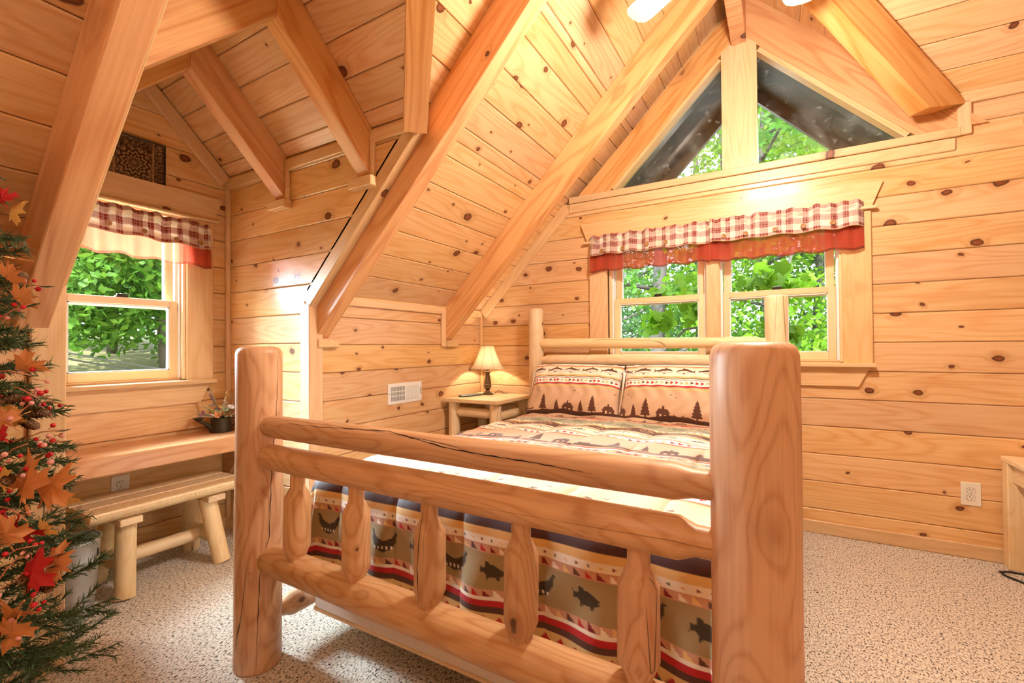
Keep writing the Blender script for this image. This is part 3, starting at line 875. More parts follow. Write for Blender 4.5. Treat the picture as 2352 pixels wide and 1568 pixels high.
# ================================================================== things
# ------------------------------------------------------------------ logs
def log_mesh(L, r, seg=20, taper=1.0, ends=(0.0, 0.0), tip=(None, None), wob=0.012, seed=0, facets=0.0, nring=9):
    """peeled log along local x: length L, rounded ends, slight waviness; tip=(radius,length) gives a shaved tenon"""
    g = random.Random(seed)
    st = []
    e0, e1 = ends
    if tip[0]:
        st += [(0, tip[0][0]), (tip[0][1], tip[0][0] * 1.04), (tip[0][1] + tip[0][2], 1.0 * r)]
        xs0 = tip[0][1] + tip[0][2]
    elif e0:
        st += [(e0 * (1 - math.cos(a)), r - e0 + e0 * math.sin(a)) for a in (0, .35, .7, 1.05, math.pi / 2)]
        xs0 = e0
    else:
        st += [(0, r)]
        xs0 = 0
    if tip[1]:
        xs1 = L - tip[1][1] - tip[1][2]
    else:
        xs1 = L - e1
    for i in range(1, nring):
        st.append((xs0 + (xs1 - xs0) * i / nring, r))
    if tip[1]:
        st += [(xs1, r), (L - tip[1][1], tip[1][0] * 1.04), (L, tip[1][0])]
    elif e1:
        st += [(L - e1 * (1 - math.cos(a)), r - e1 + e1 * math.sin(a)) for a in (math.pi / 2, 1.05, .7, .35, 0)]
    else:
        st += [(L, r)]
    ph = [g.uniform(0, 6.28) for _ in range(6)]
    mb = MB()
    vs, fs = [], []
    for x, rr in st:
        k = 1 + (taper - 1) * x / L
        cy = wob * r * 2 * math.sin(2.1 * x / max(L, .01) + ph[0])
        cz = wob * r * 2 * math.sin(2.7 * x / max(L, .01) + ph[1])
        for j in range(seg):
            t = 2 * math.pi * j / seg
            q = rr * k * (1 + wob * math.sin(2 * t + ph[2] + 2 * x) + wob * .7 * math.sin(3 * t + ph[3] - 3 * x) + wob * .8 * math.sin(9 * x + ph[4]))
            if facets:
                q *= 1 - facets * (0.5 + 0.5 * math.cos(8 * t))
            vs.append((x, cy + q * math.cos(t), cz + q * math.sin(t)))
    n = len(st)
    for i in range(n - 1):
        for j in range(seg):
            a, b = i * seg + j, i * seg + (j + 1) % seg
            fs.append((a, b, b + seg, a + seg))
    fs.append(tuple(range(seg - 1, -1, -1)))
    fs.append(tuple(range((n - 1) * seg, n * seg)))
    return mb.add(vs, fs)


def log(name, a, b, r, mat, parent, **kw):
    m, L = xdir(a, b)
    return log_mesh(L, r, **kw).build(name, mat, parent, m, smooth='auto')


# ------------------------------------------------------------------ log bed
XL, XRt, YFT, YHD = -1.682, -0.045, -2.40, -0.13
bed = empty('log_bed', (-0.87, -1.27, 0))
tag(bed, 'queen size peeled cedar log bed frame with spindled footboard', 'bed')
B = lambda p: (p[0] + 0.87, p[1] + 1.27, p[2])
def blog(name, a, b, r, mat=LOG, **kw):
    return log(name, B(a), B(b), r, mat, bed, **kw)


blog('foot_post', (XL, YFT, 0), (XL, YFT, 1.168), .080, seg=28, ends=(.006, .028), seed=1, taper=.97, wob=.016)
blog('foot_post', (XRt, YFT, 0), (XRt, YFT, 1.166), .080, seg=32, ends=(.006, .026), seed=2, taper=.97, wob=.013)
blog('head_post', (XL + .005, YHD, 0), (XL + .005, YHD, 1.466), .060, LOGPALE, seg=24, ends=(.006, .02), seed=3)
blog('head_post', (-.007, YHD, 0), (-.007, YHD, 1.466), .066, LOGPALE, seg=24, ends=(.006, .02), seed=4)
tn = (.030, .05, .035)
blog('foot_rail', (XL + .06, YFT, .880), (XRt - .06, YFT, .876), .040, seg=22, tip=((.036, .02, .02), tn), seed=5, wob=.02)
blog('foot_rail', (XL + .055, YFT, .770), (XRt - .055, YFT, .757), .045, seg=22, tip=((.041, .02, .02), tn), seed=6, wob=.02, taper=.98)
blog('foot_rail', (XL + .05, YFT, .392), (XRt - .05, YFT, .385), .053, seg=22, tip=((.048, .02, .02), (.034, .05, .035)), seed=7, wob=.022)
for i in range(5):
    x = -1.452 + .2955 * i
    blog('spindle', (x, YFT, .408), (x, YFT, .75), .0445, seg=20, tip=((.029, .036, .034), (.024, .068, .040)), seed=20 + i, wob=.02, facets=.03)
blog('head_rail', (XL + .05, YHD, 1.182), (-.055, YHD, 1.180), .041, LOGPALE, seg=20, tip=((.036, .02, .02), (.03, .04, .03)), seed=30, wob=.02, taper=.9)
blog('head_rail', (XL + .05, YHD, 1.050), (-.055, YHD, 1.055), .046, LOGPALE, seg=20, tip=((.03, .03, .03), (.03, .04, .03)), seed=31, wob=.02)
blog('head_rail', (XL + .05, YHD, .60), (-.055, YHD, .60), .046, LOGPALE, seg=16, tip=((.03, .03, .03), (.03, .04, .03)), seed=32)
for i in range(5):
    x = -1.41 + .28 * i
    blog('spindle', (x, YHD, .63), (x, YHD, 1.03), .035, LOGPALE, seg=14, tip=((.02, .03, .03), (.02, .03, .03)), seed=40 + i)
blog('side_rail', (XL - .005, YFT + .07, .150), (XL, YHD - .05, .150), .044, LOG, seg=20, tip=((.028, .03, .03), (.028, .03, .03)), seed=50)
blog('side_rail', (XRt + .01, YFT + .07, .150), (-.02, YHD - .05, .150), .044, LOG, seg=20, tip=((.028, .03, .03), (.028, .03, .03)), seed=51)
for i in range(4):
    y = -2.15 + .6 * i
    MB().bbox(0, 1.58, -.045, .045, 0, .018).build('slat', LOGPALE, bed, frame(B((XL + .035, y, .098)), (1, 0, 0), (0, 1, 0), (0, 0, 1)))
MB().lathe([(.022, 0), (.022, .09), (.03, .098)], 14, B((-1.45, -2.00, 0))).build('support_foot', BLACK, bed)
MB().lathe([(.022, 0), (.022, .09), (.03, .098)], 14, B((-.25, -2.00, 0))).build('support_foot', BLACK, bed)

# drying cracks in three of the logs, laid on their surfaces
from mathutils.bvhtree import BVHTree
CRACK = plain('crack_shadow', (0.02, 0.011, 0.006), 0.9)
def crack(o, pix, wmax):
    M = Matrix.Translation(bed.location) @ o.matrix_local
    vs = [M @ v.co for v in o.data.vertices]
    tree = BVHTree.FromPolygons(vs, [tuple(p.vertices) for p in o.data.polygons])
    P = []
    for (x0, y0), (x1, y1) in zip(pix[:-1], pix[1:]):
        n = max(2, int(math.hypot(x1 - x0, y1 - y0) / 9))
        P += [(x0 + (x1 - x0) * k / n, y0 + (y1 - y0) * k / n) for k in range(n)]
    P.append(pix[-1])
    H = []
    for k, (x, y) in enumerate(P):
        y += 0.6 * math.sin(k * 1.7) * (1 if abs(pix[0][0] - pix[-1][0]) > 100 else 0)
        x += 0.6 * math.sin(k * 1.3) * (0 if abs(pix[0][0] - pix[-1][0]) > 100 else 1)
        d = Vector(rt) * ((x - 1176) / F_PX) - Vector(up) * ((y - 784) / F_PX) + Vector(fw)
        h = tree.ray_cast(Vector(CAM), d.normalized())
        if h[0] is not None: H.append((h[0], h[1]))
    V, Fc = [], []
    for k, (p, nr) in enumerate(H):
        t_ = (H[min(k + 1, len(H) - 1)][0] - H[max(k - 1, 0)][0]).normalized()
        s_ = nr.cross(t_).normalized()
        q = k / max(1, len(H) - 1)
        w_ = wmax * (0.25 + 0.75 * min(1, 5 * q, 5 * (1 - q))) * (0.75 + .25 * math.sin(k * .9))
        for sg in (-1, 1):
            V.append(p + nr * .0006 + s_ * sg * w_ / 2 - bed.location)
    for k in range(len(H) - 1):
        Fc.append((2 * k, 2 * k + 1, 2 * k + 3, 2 * k + 2))
    c = MB().add([tuple(v) for v in V], Fc).build('drying_crack', CRACK, o)
    c.matrix_local = o.matrix_local.inverted()


_p = [o for o in bpy.data.objects if o.parent == bed]
_fp = [o for o in _p if o.name.startswith('foot_post')]; _fr = [o for o in _p if o.name.startswith('foot_rail')]; _sp = [o for o in _p if o.name.startswith('spindle')]
_fp.sort(key=lambda o: o.name); _fr.sort(key=lambda o: o.name); _sp.sort(key=lambda o: o.name)
bpy.context.view_layer.update()
crack(_fp[0], [(636, 808), (638, 860), (634, 950), (624, 1080), (618, 1232), (597, 1313), (588, 1530)], .0032)
crack(_fr[0], [(655, 966), (672, 974), (731, 980), (892, 990), (942, 1004), (1023, 1028), (1098, 1042), (1225, 1062), (1360, 1088)], .0035)
crack(_sp[2], [(972, 1176), (963, 1232), (958, 1308), (962, 1392)], .003)

TICK = plain('pale_ticking', (0.84, 0.76, 0.70), 0.8, bump=0.2, bscale=120)
bsx = MB().bbox(-1.625, -.115, -2.215, -.20, .117, .36, .02).build('box_spring', TICK)
tag(bsx, 'pale fabric box spring showing under the hanging comforter', 'box spring')
mtr = MB().bbox(-1.615, -.125, -2.20, -.21, .361, .635, .05).build('mattress', TICK)
tag(mtr, 'pale quilted mattress under the printed comforter', 'mattress')

# ------------------------------------------------------------------ printed fabric patterns
CR = lin((250, 240, 222)); TAN = lin((226, 178, 120)); GOLD = lin((236, 196, 128)); RED = lin((196, 32, 36)); DRED = lin((132, 20, 28))
BRN = lin((96, 56, 40)); PURP = lin((74, 42, 40)); OLV = lin((164, 142, 100)); DOLV = lin((62, 50, 32)); SAGE = lin((176, 178, 152)); DSAGE = lin((132, 138, 116))
MAUV = lin((208, 158, 126)); BEIG = lin((214, 180, 148)); PINK = lin((240, 214, 188)); GRN = lin((70, 76, 58)); WHT = lin((252, 248, 238))
P_TREE = [(0, 0), (.03, 0), (.03, .12), (.20, .14), (.13, .26), (.17, .28), (.10, .42), (.14, .45), (.08, .58), (.11, .61), (.05, .75), (.07, .78), (.02, .90), (0, 1.0)]
P_TREE = [(x * 1.35, y) for x, y in P_TREE]
P_TREE = P_TREE + [(-x, y) for x, y in P_TREE[::-1][1:-1]] + [(-.03, 0)]
P_CABIN = [(-.42, 0), (-.42, .34), (-.5, .34), (-.26, .66), (-.04, .66), (-.04, .86), (.10, .86), (.10, .66), (.30, .66), (.52, .34), (.44, .34), (.44, 0)]
P_CANOE = [(-.5, .26), (-.47, .34), (-.40, .25), (-.2, .17), (.2, .17), (.40, .25), (.47, .34), (.5, .26), (.42, .06), (.25, 0), (-.25, 0), (-.42, .06)]
P_BIRD = [(-.5, .02), (-.2, .10), (-.08, .45), (.0, .12), (.2, .10), (.35, .38), (.28, .02), (.5, -.02), (.1, -.06), (-.2, -.02)]
P_TUNA = [(.5, .02), (.40, .13), (.18, .20), (.10, .34), (.04, .22), (-.1, .20), (-.26, .10), (-.40, .05), (-.5, .20), (-.45, .0), (-.52, -.16), (-.39, -.02), (-.25, -.02), (-.05, .04), (.2, .06), (.36, .02)]
P_TBEL = [(.48, .0), (.36, .01), (.2, .04), (-.05, .02), (-.26, -.03), (-.1, -.10), (.02, -.14), (.04, -.24), (.12, -.14), (.32, -.10)]
P_BASS = [(.5, -.05), (.42, -.02), (.46, .03), (.30, .16), (.10, .27), (-.06, .30), (-.16, .40), (-.30, .38), (-.26, .24), (-.34, .12), (-.50, .24), (-.46, .05), (-.50, -.12), (-.34, -.02), (-.22, -.14), (-.20, -.34), (-.08, -.22), (.14, -.24), (.22, -.40), (.28, -.22), (.38, -.16)]
P_CRESC = [(-.5, .5), (-.44, .55), (-.30, .25), (0, .08), (.30, .25), (.44, .55), (.5, .5), (.46, .12), (.28, -.28), (0, -.42), (-.28, -.28), (-.46, .12)]
P_LEAF = [(-.5, 0), (-.2, .16), (.1, .20), (.5, 0), (.1, -.20), (-.2, -.16)]


def inpoly(x, y, poly):
    c = np.zeros(x.shape, bool)
    n = len(poly)
    for i in range(n):
        x0, y0 = poly[i]; x1, y1 = poly[(i + 1) % n]
        if y0 == y1: continue
        m = ((y0 > y) != (y1 > y)) & (x < (x1 - x0) * (y - y0) / (y1 - y0) + x0)
        c ^= m
    return c


class Print:
    """a print laid out over fabric coordinates u (across) and v (up), in metres"""
    def __init__(s, u, v, base):
        s.u, s.v = u, v
        s.c = np.tile(np.array(base, np.float32), (len(u), 1))

    def band(s, a, b, col):
        s.c[(s.v >= a) & (s.v < b)] = col

    def wave(s, a, amp, wl, col, ph=0, lo=-9.0):
        s.c[(s.v < a + amp * np.sin(s.u * 6.283 / wl + ph) + amp * .5 * np.sin(s.u * 14.1 / wl + 1)) & (s.v >= lo)] = col

    def stamp(s, poly, u0, v0, size, col, flip=1, rot=0.0, hy=None):
        hy = hy or size
        rr = max(size, hy) * 1.05
        ix = np.nonzero((np.abs(s.u - u0) < rr) & (np.abs(s.v - v0) < rr * 1.05))[0]
        if not len(ix): return
        x = (s.u[ix] - u0); y = (s.v[ix] - v0)
        if rot:
            cr, sr = math.cos(rot), math.sin(rot)
            x, y = cr * x + sr * y, -sr * x + cr * y
        s.c[ix[inpoly(flip * x / size, y / hy, poly)]] = col

    def tris(s, vc, h, pitch, cols, u0=-3, u1=3, flip=1, w=.72):
        k = 0
        u = u0
        while u < u1:
            s.stamp([(-.5, -.5), (-.5, .5), (.5, -.5 if flip == 2 else 0)], u, vc, pitch * w, cols[k % len(cols)], 1, 0, h)
            u += pitch; k += 1

    def row(s, poly, vc, pitch, size, col, u0=-3, u1=3, ph=0.0, flip=1, hy=None, alt=False):
        u = u0 + ph; k = 0
        while u < u1:
            s.stamp(poly, u, vc, size, col, flip * (-1 if alt and k % 2 else 1), 0, hy)
            u += pitch; k += 1

    def diamonds(s, vc, h, pitch, cols, u0=-3, u1=3, ph=0.0):
        u = u0 + ph; k = 0
        while u < u1:
            s.stamp([(0, -.5), (.5, 0), (0, .5), (-.5, 0)], u, vc, h, cols[k % len(cols)])
            u += pitch; k += 1


def landscape(p, a, b, sc, ubase=0.0, u0=-3, u1=3):
    """brown hills with firs, cabins and canoes; a = bottom, b = top of the scene"""
    h = b - a
    p.band(a, b, BEIG)
    p.wave(a + h * .13, h * .04, .36 * sc, BRN, ubase * 9, lo=a)
    u = u0
    k = 0
    seq = ['t1', 't2', 'c', 'n', 't2', 't1', 'c2']
    while u < u1:
        it = seq[k % len(seq)]
        y = a + h * .10
        if it == 't1': p.stamp(P_TREE, u, y, h * .42, BRN); stp = .085
        elif it == 't2': p.stamp(P_TREE, u, y, h * .62, BRN); stp = .115
        elif it in ('c', 'c2'):
            q = h * .44
            p.stamp(P_CABIN, u, y, q, BRN)
            p.stamp([(-.5, -.5), (.5, -.5), (.5, .5), (-.5, .5)], u - q * .14, y + q * .16, q * .15, BEIG, hy=q * .30)
            p.stamp([(-.5, -.5), (.5, -.5), (.5, .5), (-.5, .5)], u + q * .17, y + q * .20, q * .15, BEIG, hy=q * .12)
            p.stamp([(-.5, -.5), (-.4, -.5), (0, .1), (.5, .5), (.4, .5), (-.1, .1)], u + q * .06, y + q * 1.05, q * .12, tuple(x * .8 for x in BEIG), hy=q * .5)
            stp = .10
        else:
            p.stamp(P_CANOE, u, y + h * .04, h * .30, BRN); stp = .11
        if k % 3 == 1:
            p.stamp(P_BIRD, u + .045 * sc, a + h * .82, h * .12, BRN)
            p.stamp(P_BIRD, u + .075 * sc, a + h * .74, h * .08, BRN, -1)
        u += stp * sc; k += 1


TRI5 = [BRN, RED, DRED, CR, GOLD]


def tuna_row(p, vc, pitch, size, ph=0.0, u0=-3, u1=3):
    u = u0 + ph; k = 0
    while u < u1:
        fl_ = 1 if k % 3 else -1
        p.stamp(P_TUNA, u, vc, size, BRN, fl_, hy=size * .9)
        for q in range(3):
            p.stamp([(-.30, .0), (.30, .0), (.34, -.008), (-.26, -.008)], u, vc - size * (.02 + .035 * q), size * (1 - .2 * q), BRN, fl_)
        p.stamp([(.48, .0), (.36, -.115), (.12, -.155), (.04, -.25), (.03, -.155), (-.1, -.115), (-.26, -.04), (-.26, -.025), (-.1, -.10), (.12, -.14), (.34, -.10), (.46, .0)], u, vc, size, BRN, fl_, hy=size * .9)
        u += pitch; k += 1


def grid_mesh(name, X, Y, Z, colors, mat, parent=None, mask=None, thick=0.0):
    """X,Y,Z of shape (n,m): one smooth sheet, colours stored as the print attribute"""
    n, m = X.shape
    co = np.stack([X, Y, Z], -1).reshape(-1, 3).astype(np.float32)
    idx = np.arange(n * m).reshape(n, m)
    q = np.stack([idx[:-1, :-1], idx[1:, :-1], idx[1:, 1:], idx[:-1, 1:]], -1).reshape(-1, 4)
    if mask is not None:
        mk = mask.reshape(-1)
        q = q[mk[q].all(1)]
        use = np.zeros(n * m, bool); use[q.ravel()] = True
        remap = np.cumsum(use) - 1
        co = co[use]; q = remap[q]
        if colors is not None: colors = colors[use]
    me = bpy.data.meshes.new(name)
    me.vertices.add(len(co)); me.vertices.foreach_set('co', co.ravel())
    me.loops.add(len(q) * 4); me.loops.foreach_set('vertex_index', q.ravel().astype(np.int32))
    me.polygons.add(len(q))
    me.polygons.foreach_set('loop_start', np.arange(0, len(q) * 4, 4, dtype=np.int32))
    me.polygons.foreach_set('loop_total', np.full(len(q), 4, np.int32))
    me.polygons.foreach_set('use_smooth', np.ones(len(q), bool))
    me.update(calc_edges=True)
    if colors is not None:
        ca = me.color_attributes.new('print', 'FLOAT_COLOR', 'POINT')
        ca.data.foreach_set('color', np.concatenate([colors, np.ones((len(colors), 1), np.float32)], 1).ravel().astype(np.float32))
    me.materials.append(mat)
    return link_mesh(name, me, parent)


# ------------------------------------------------------------------ comforter
def comforter():
    hw, R, Ltop, Dmax = .70, .07, 1.738, .42
    s = np.linspace(-(hw + .42), hw + .42, 440)
    t = np.concatenate([np.linspace(0, 1.60, 230), np.linspace(1.60, Ltop + Dmax, 210)[1:]])
    S, T = np.meshgrid(s, t)
    ds = np.maximum(0, np.abs(S) - hw); dt = np.maximum(0, T - Ltop)
    D = np.hypot(ds, dt)
    ux = np.where(D > 1e-6, np.sign(S) * ds / np.maximum(D, 1e-6), 0); uy = np.where(D > 1e-6, dt / np.maximum(D, 1e-6), 0)
    Dq = np.minimum(D, Dmax)
    q = R * math.pi / 2
    out = np.where(Dq < q, R * np.sin(Dq / R), R + .05 * (Dq - q))
    drop = np.where(Dq < q, R * (1 - np.cos(Dq / R)), R + (Dq - q) * .985)
    # folds of the skirt, most at the corners
    along = np.where(dt > 0, S, T * 1.1)
    corner = np.clip(ds * dt * 180, 0, 1)
    hang = np.clip((Dq - .06) / .25, 0, 1)
    out = out + hang * (.010 * np.sin(along * 17 + 1.2) + .007 * np.sin(along * 31 + .4) + corner * .035 * np.sin(np.arctan2(dt, ds + 1e-6) * 9))
    # quilting: channels along and across the bed
    pu = np.abs(np.sin((S + .02) * math.pi / .285)) ** .42
    pv = np.abs(np.sin((T - Ltop + .02) * math.pi / .34)) ** .42
    puff = .013 * pu * np.clip(.35 + .65 * pv, 0, 1) + .004 * np.sin(S * 23 + T * 9) + .003 * np.sin(T * 37 - S * 11)
    puff = np.where(D > .05, .016 * pu + .003 * np.sin(S * 29 + D * 25), puff)
    Xc, Yh, Zt = -.842, -.425, .670
    crown = .020 * (1 - (S / (hw + .1)) ** 2).clip(0, 1)
    nx, ny, nz = ux * np.sin(np.minimum(D / R, math.pi / 2)), uy * np.sin(np.minimum(D / R, math.pi / 2)), np.cos(np.minimum(D / R, math.pi / 2))
    X = Xc + np.clip(S, -hw, hw) + ux * out + nx * puff
    Y = Yh - np.minimum(T, Ltop) - uy * out - ny * puff
    Z = Zt + crown * (D < 1e-6) - drop + nz * puff
    # near the pillows the cover dips slightly
    # the print; v runs from the foot hem up over the edge to the head
    u = S.ravel(); v = (Ltop + Dmax - T).ravel()
    p = Print(u, v, CR)
    h = lambda D_: Dmax - D_            # skirt depth -> v
    p.band(0, h(.342), GOLD)
    k = 0
    for uu in np.arange(-1.2, 1.2, .049):
        hgt = .056
        vc = h(.378)
        p.stamp([(0, 0), (.5, .5), (0, 1), (-.5, .5)], uu, vc - hgt / 2, hgt, BRN, hy=hgt)
        p.stamp([(0, .5), (.25, .75), (0, 1), (-.25, .75)], uu, vc - hgt / 2, hgt, RED, hy=hgt)
        p.stamp([(.25, .25), (.5, .5), (.25, .75), (0, .5)], uu, vc - hgt / 2, hgt, GRN, hy=hgt)
        p.stamp([(0, 0), (.25, .25), (0, .5), (-.25, .25)], uu, vc - hgt / 2, hgt, GRN, hy=hgt)
        p.stamp([(0, .40), (.10, .5), (0, .60), (-.10, .5)], uu, vc - hgt / 2, hgt, CR, hy=hgt)
    p.band(h(.342), h(.323), BRN)
    p.band(h(.323), h(.305), RED)
    p.band(h(.305), h(.293), CR)
    p.band(h(.293), h(.272), MAUV)
    p.tris(h(.2825), .020, .0335, TRI5, flip=2)
    p.band(h(.272), h(.164), OLV)
    for j in range(-5, 6):
        u0 = .10 + .2955 * j
        p.stamp(P_BASS, u0, h(.218), .082, DOLV, hy=.072)
        p.stamp(P_CRESC, u0 + .147, h(.222), .105, DOLV, hy=.075)
        for dd in (-.03, -.015, 0, .015, .03):
            p.stamp([(0, -.5), (.35, 0), (0, .5), (-.35, 0)], u0 + .147 + dd, h(.238), .011, CR)
    p.band(h(.164), h(.142), MAUV)
    p.tris(h(.153), .020, .0335, TRI5, u0=-2.98, flip=2)
    p.band(h(.142), h(.117), CR)
    p.diamonds(h(.1295), .010, .034, [DRED, GRN, GOLD])
    p.band(h(.117), h(.096), GOLD)
    p.band(h(.096), h(.064), PURP)
    f0 = Dmax
    def top(a, b): return f0 + a, f0 + b
    p.band(f0 - .064, f0 + .21, PINK)
    for uu in np.arange(-1, 1, .19):
        p.stamp(P_BIRD, uu, f0 + .09, .040, BRN, hy=.05); p.stamp(P_BIRD, uu + .05, f0 + .12, .03, BRN, -1)
    def stripes(a):
        p.band(*top(a, a + .012), GOLD); p.band(*top(a + .012, a + .024), RED); p.band(*top(a + .024, a + .030), SAGE)
        p.band(*top(a + .030, a + .082), WHT)
        p.tris(f0 + a + .056, .030, .040, [BRN, RED, RED, SAGE, GOLD])
        p.band(*top(a + .082, a + .088), DRED); p.band(*top(a + .088, a + .096), WHT); p.band(*top(a + .096, a + .103), BRN); p.band(*top(a + .103, a + .118), GOLD)
        p.band(*top(a + .118, a + .20), CR)
        tuna_row(p, f0 + a + .160, .125, .09)
        p.band(*top(a + .20, a + .215), GOLD); p.band(*top(a + .215, a + .222), RED); p.band(*top(a + .222, a + .232), CR)
    def leafband(a, b):
        p.band(*top(a, b), BRN)
        for uu in np.arange(-1.1, 1.1, .12):
            p.stamp(P_LEAF, uu, f0 + (a + b) / 2, .085, BEIG, hy=.13); p.stamp(P_LEAF, uu, f0 + (a + b) / 2, .07, BRN, hy=.10)
            for dd in (-.02, 0, .02):
                p.stamp([(-.5, -.05), (.5, .05), (.5, .1), (-.5, 0)], uu + dd, f0 + (a + b) / 2, .035, BEIG, hy=.06)
    def sageband(a):
        p.band(*top(a, a + .025), GOLD); p.band(*top(a + .025, a + .055), WHT); p.tris(f0 + a + .04, .022, .036, TRI5)
        p.band(*top(a + .055, a + .185), SAGE)
        for j in range(-5, 6):
            p.stamp(P_BASS, .06 + .2955 * j, f0 + a + .12, .12, DSAGE, hy=.10); p.stamp(P_CRESC, .21 + .2955 * j, f0 + a + .115, .12, DSAGE, hy=.09)
        p.band(*top(a + .185, a + .21), MAUV); p.tris(f0 + a + .197, .022, .036, TRI5)
        p.band(*top(a + .21, a + .225), CR); p.band(*top(a + .225, a + .24), RED); p.band(*top(a + .24, a + .25), GOLD)
    stripes(.21)
    leafband(.442, .53)
    sageband(.53)
    landscape(p, f0 + .78, f0 + .99, 1.25)
    stripes(.99)
    leafband(1.222, 1.31)
    sageband(1.31)
    landscape(p, f0 + 1.56, f0 + 1.70, 1.1)
    p.band(f0 + 1.70, f0 + 9, BRN)
    o = grid_mesh('comforter', X, Y, Z, p.c, PRINT, mask=(D <= Dmax + 1e-6))
    tag(o, 'printed comforter with fish, cabin and triangle bands draped over the bed', 'comforter')
    md = o.modifiers.new('thickness', 'SOLIDIFY'); md.thickness = .008; md.offset = -1
    return o


comforter()


# ------------------------------------------------------------------ pillows
def pillow(name, label, w, h, th, loc, rx, rz, ushift, seed):
    g = np.random.default_rng(seed)
    n, m = 230, 330
    a = np.linspace(-1, 1, m); b = np.linspace(-1, 1, n)
    A, Bq = np.meshgrid(a, b)
    prof = ((1 - np.abs(A) ** 3.2).clip(0) * (1 - np.abs(Bq) ** 2.8).clip(0)) ** .5
    pin = 1 - .05 * (1 - np.abs(Bq)) * np.abs(A) ** 6
    X = A * w / 2 * (1 - .045 * (1 - np.abs(Bq) ** 2) * (np.abs(A) ** 4))
    Yv = Bq * h / 2 * (1 - .05 * (1 - np.abs(A) ** 2) * (np.abs(Bq) ** 4) * .6)
    wr = .006 * np.sin(A * 9 + Bq * 5 + seed) * (np.abs(A) ** 2) + .005 * np.sin(Bq * 11 - A * 4 + seed * 2) * np.abs(Bq) ** 2 + .004 * np.sin(A * 23 + 2 * np.sin(Bq * 6))
    edge = (1 - np.abs(A) ** 8) * (1 - np.abs(Bq) ** 8)
    Zf = th / 2 * prof + wr * edge
    Zb = -th / 2 * prof
    u = (A * w / 2 + ushift).ravel(); v = ((Bq + 1) / 2 * h).ravel()
    p = Print(u, v, CR)
    H = h
    landscape(p, 0, H * .50, .95, seed, -1.2, 1.2)
    p.wave(H * .075, H * .018, .4, tuple(x * .7 for x in BRN), seed)
    p.band(H * .50, H * .525, GOLD); p.band(H * .525, H * .545, SAGE); p.band(H * .545, H * .572, RED); p.band(H * .572, H * .66, WHT)
    p.tris(H * .617, H * .055, .030, [BRN, RED, RED, SAGE, GOLD], -1, 1)
    p.band(H * .66, H * .672, DRED); p.band(H * .672, H * .688, WHT); p.band(H * .688, H * .70, BRN); p.band(H * .70, H * .73, GOLD)
    p.band(H * .73, H * .91, CR)
    tuna_row(p, H * .825, .135, .120, .03, -1.2, 1.2)
    p.band(H * .91, H * .938, GOLD); p.band(H * .938, H * .955, RED); p.band(H * .955, 9, WHT)
    root = empty(name, loc)
    root.rotation_euler = (rx, 0, rz)
    tag(root, label, 'pillow', 'printed pillows at the headboard')
    grid_mesh('front_panel', X, Yv, Zf, p.c, PRINT, root)
    grid_mesh('back_panel', X[:, ::-1], Yv, Zb[:, ::-1], np.tile(np.array(BRN, np.float32), (n * m, 1)), PRINT, root)
    # flange hem standing off the seam
    tt = np.linspace(0, 2 * math.pi, 161)
    ring = []
    for q in (1.0, 1.0 + .05):
        cx = np.sign(np.cos(tt)) * np.abs(np.cos(tt)) ** .22; cy = np.sign(np.sin(tt)) * np.abs(np.sin(tt)) ** .22
        ring.append((cx * w / 2 * (q if q == 1 else q * .985) * .985, cy * h / 2 * q * .985, .006 * np.sin(tt * 17) * (q - 1) * 20))
    X2 = np.array([r[0] for r in ring]); Y2 = np.array([r[1] for r in ring]); Z2 = np.array([r[2] for r in ring])
    cc = np.tile(np.array(WHT, np.float32), (X2.size, 1)); low = (Y2.ravel() < h * .1); cc[low] = BEIG; cc[Y2.ravel() < -h * .36] = BRN
    o = grid_mesh('flange', X2, Y2, Z2, cc, PRINT, root)
    md = o.modifiers.new('t', 'SOLIDIFY'); md.thickness = .003
    return root


pillow('pillow', 'printed pillow on the nightstand side of the bed, against the log headboard', .68, .40, .17, (-1.262, -.350, .845), math.radians(62), math.radians(1), .06, 1)
pillow('pillow', 'printed pillow on the bed side away from the nightstand, against the log headboard', .72, .41, .18, (-.555, -.370, .845), math.radians(61), math.radians(-2), .40, 2)

# ------------------------------------------------------------------ valances
def plaid(u, v):
    c = np.zeros((len(u), 3), np.float32)
    cream, mauve, red, dk = (np.array(lin(q), np.float32) for q in ((246, 236, 216), (206, 168, 156), (146, 44, 36), (90, 40, 36)))
    per, pv = .080, .074
    a = np.mod(u, per) < per * .5
    b = np.mod(v + .012, pv) < pv * .5
    c[:] = cream
    c[a ^ b] = mauve
    c[a & b] = red
    for off in (.10, .18, .32, .40):
        l1 = np.abs(np.mod(u, per * .5) - per * off) < .0011
        l2 = np.abs(np.mod(v + .012, pv * .5) - pv * off) < .0010
        c[l1 | l2] = .30 * cream + .70 * c[l1 | l2]
    return c


BUTTON = plain('wooden_button', (0.42, 0.19, 0.05), 0.35, var=0.6, bscale=60)


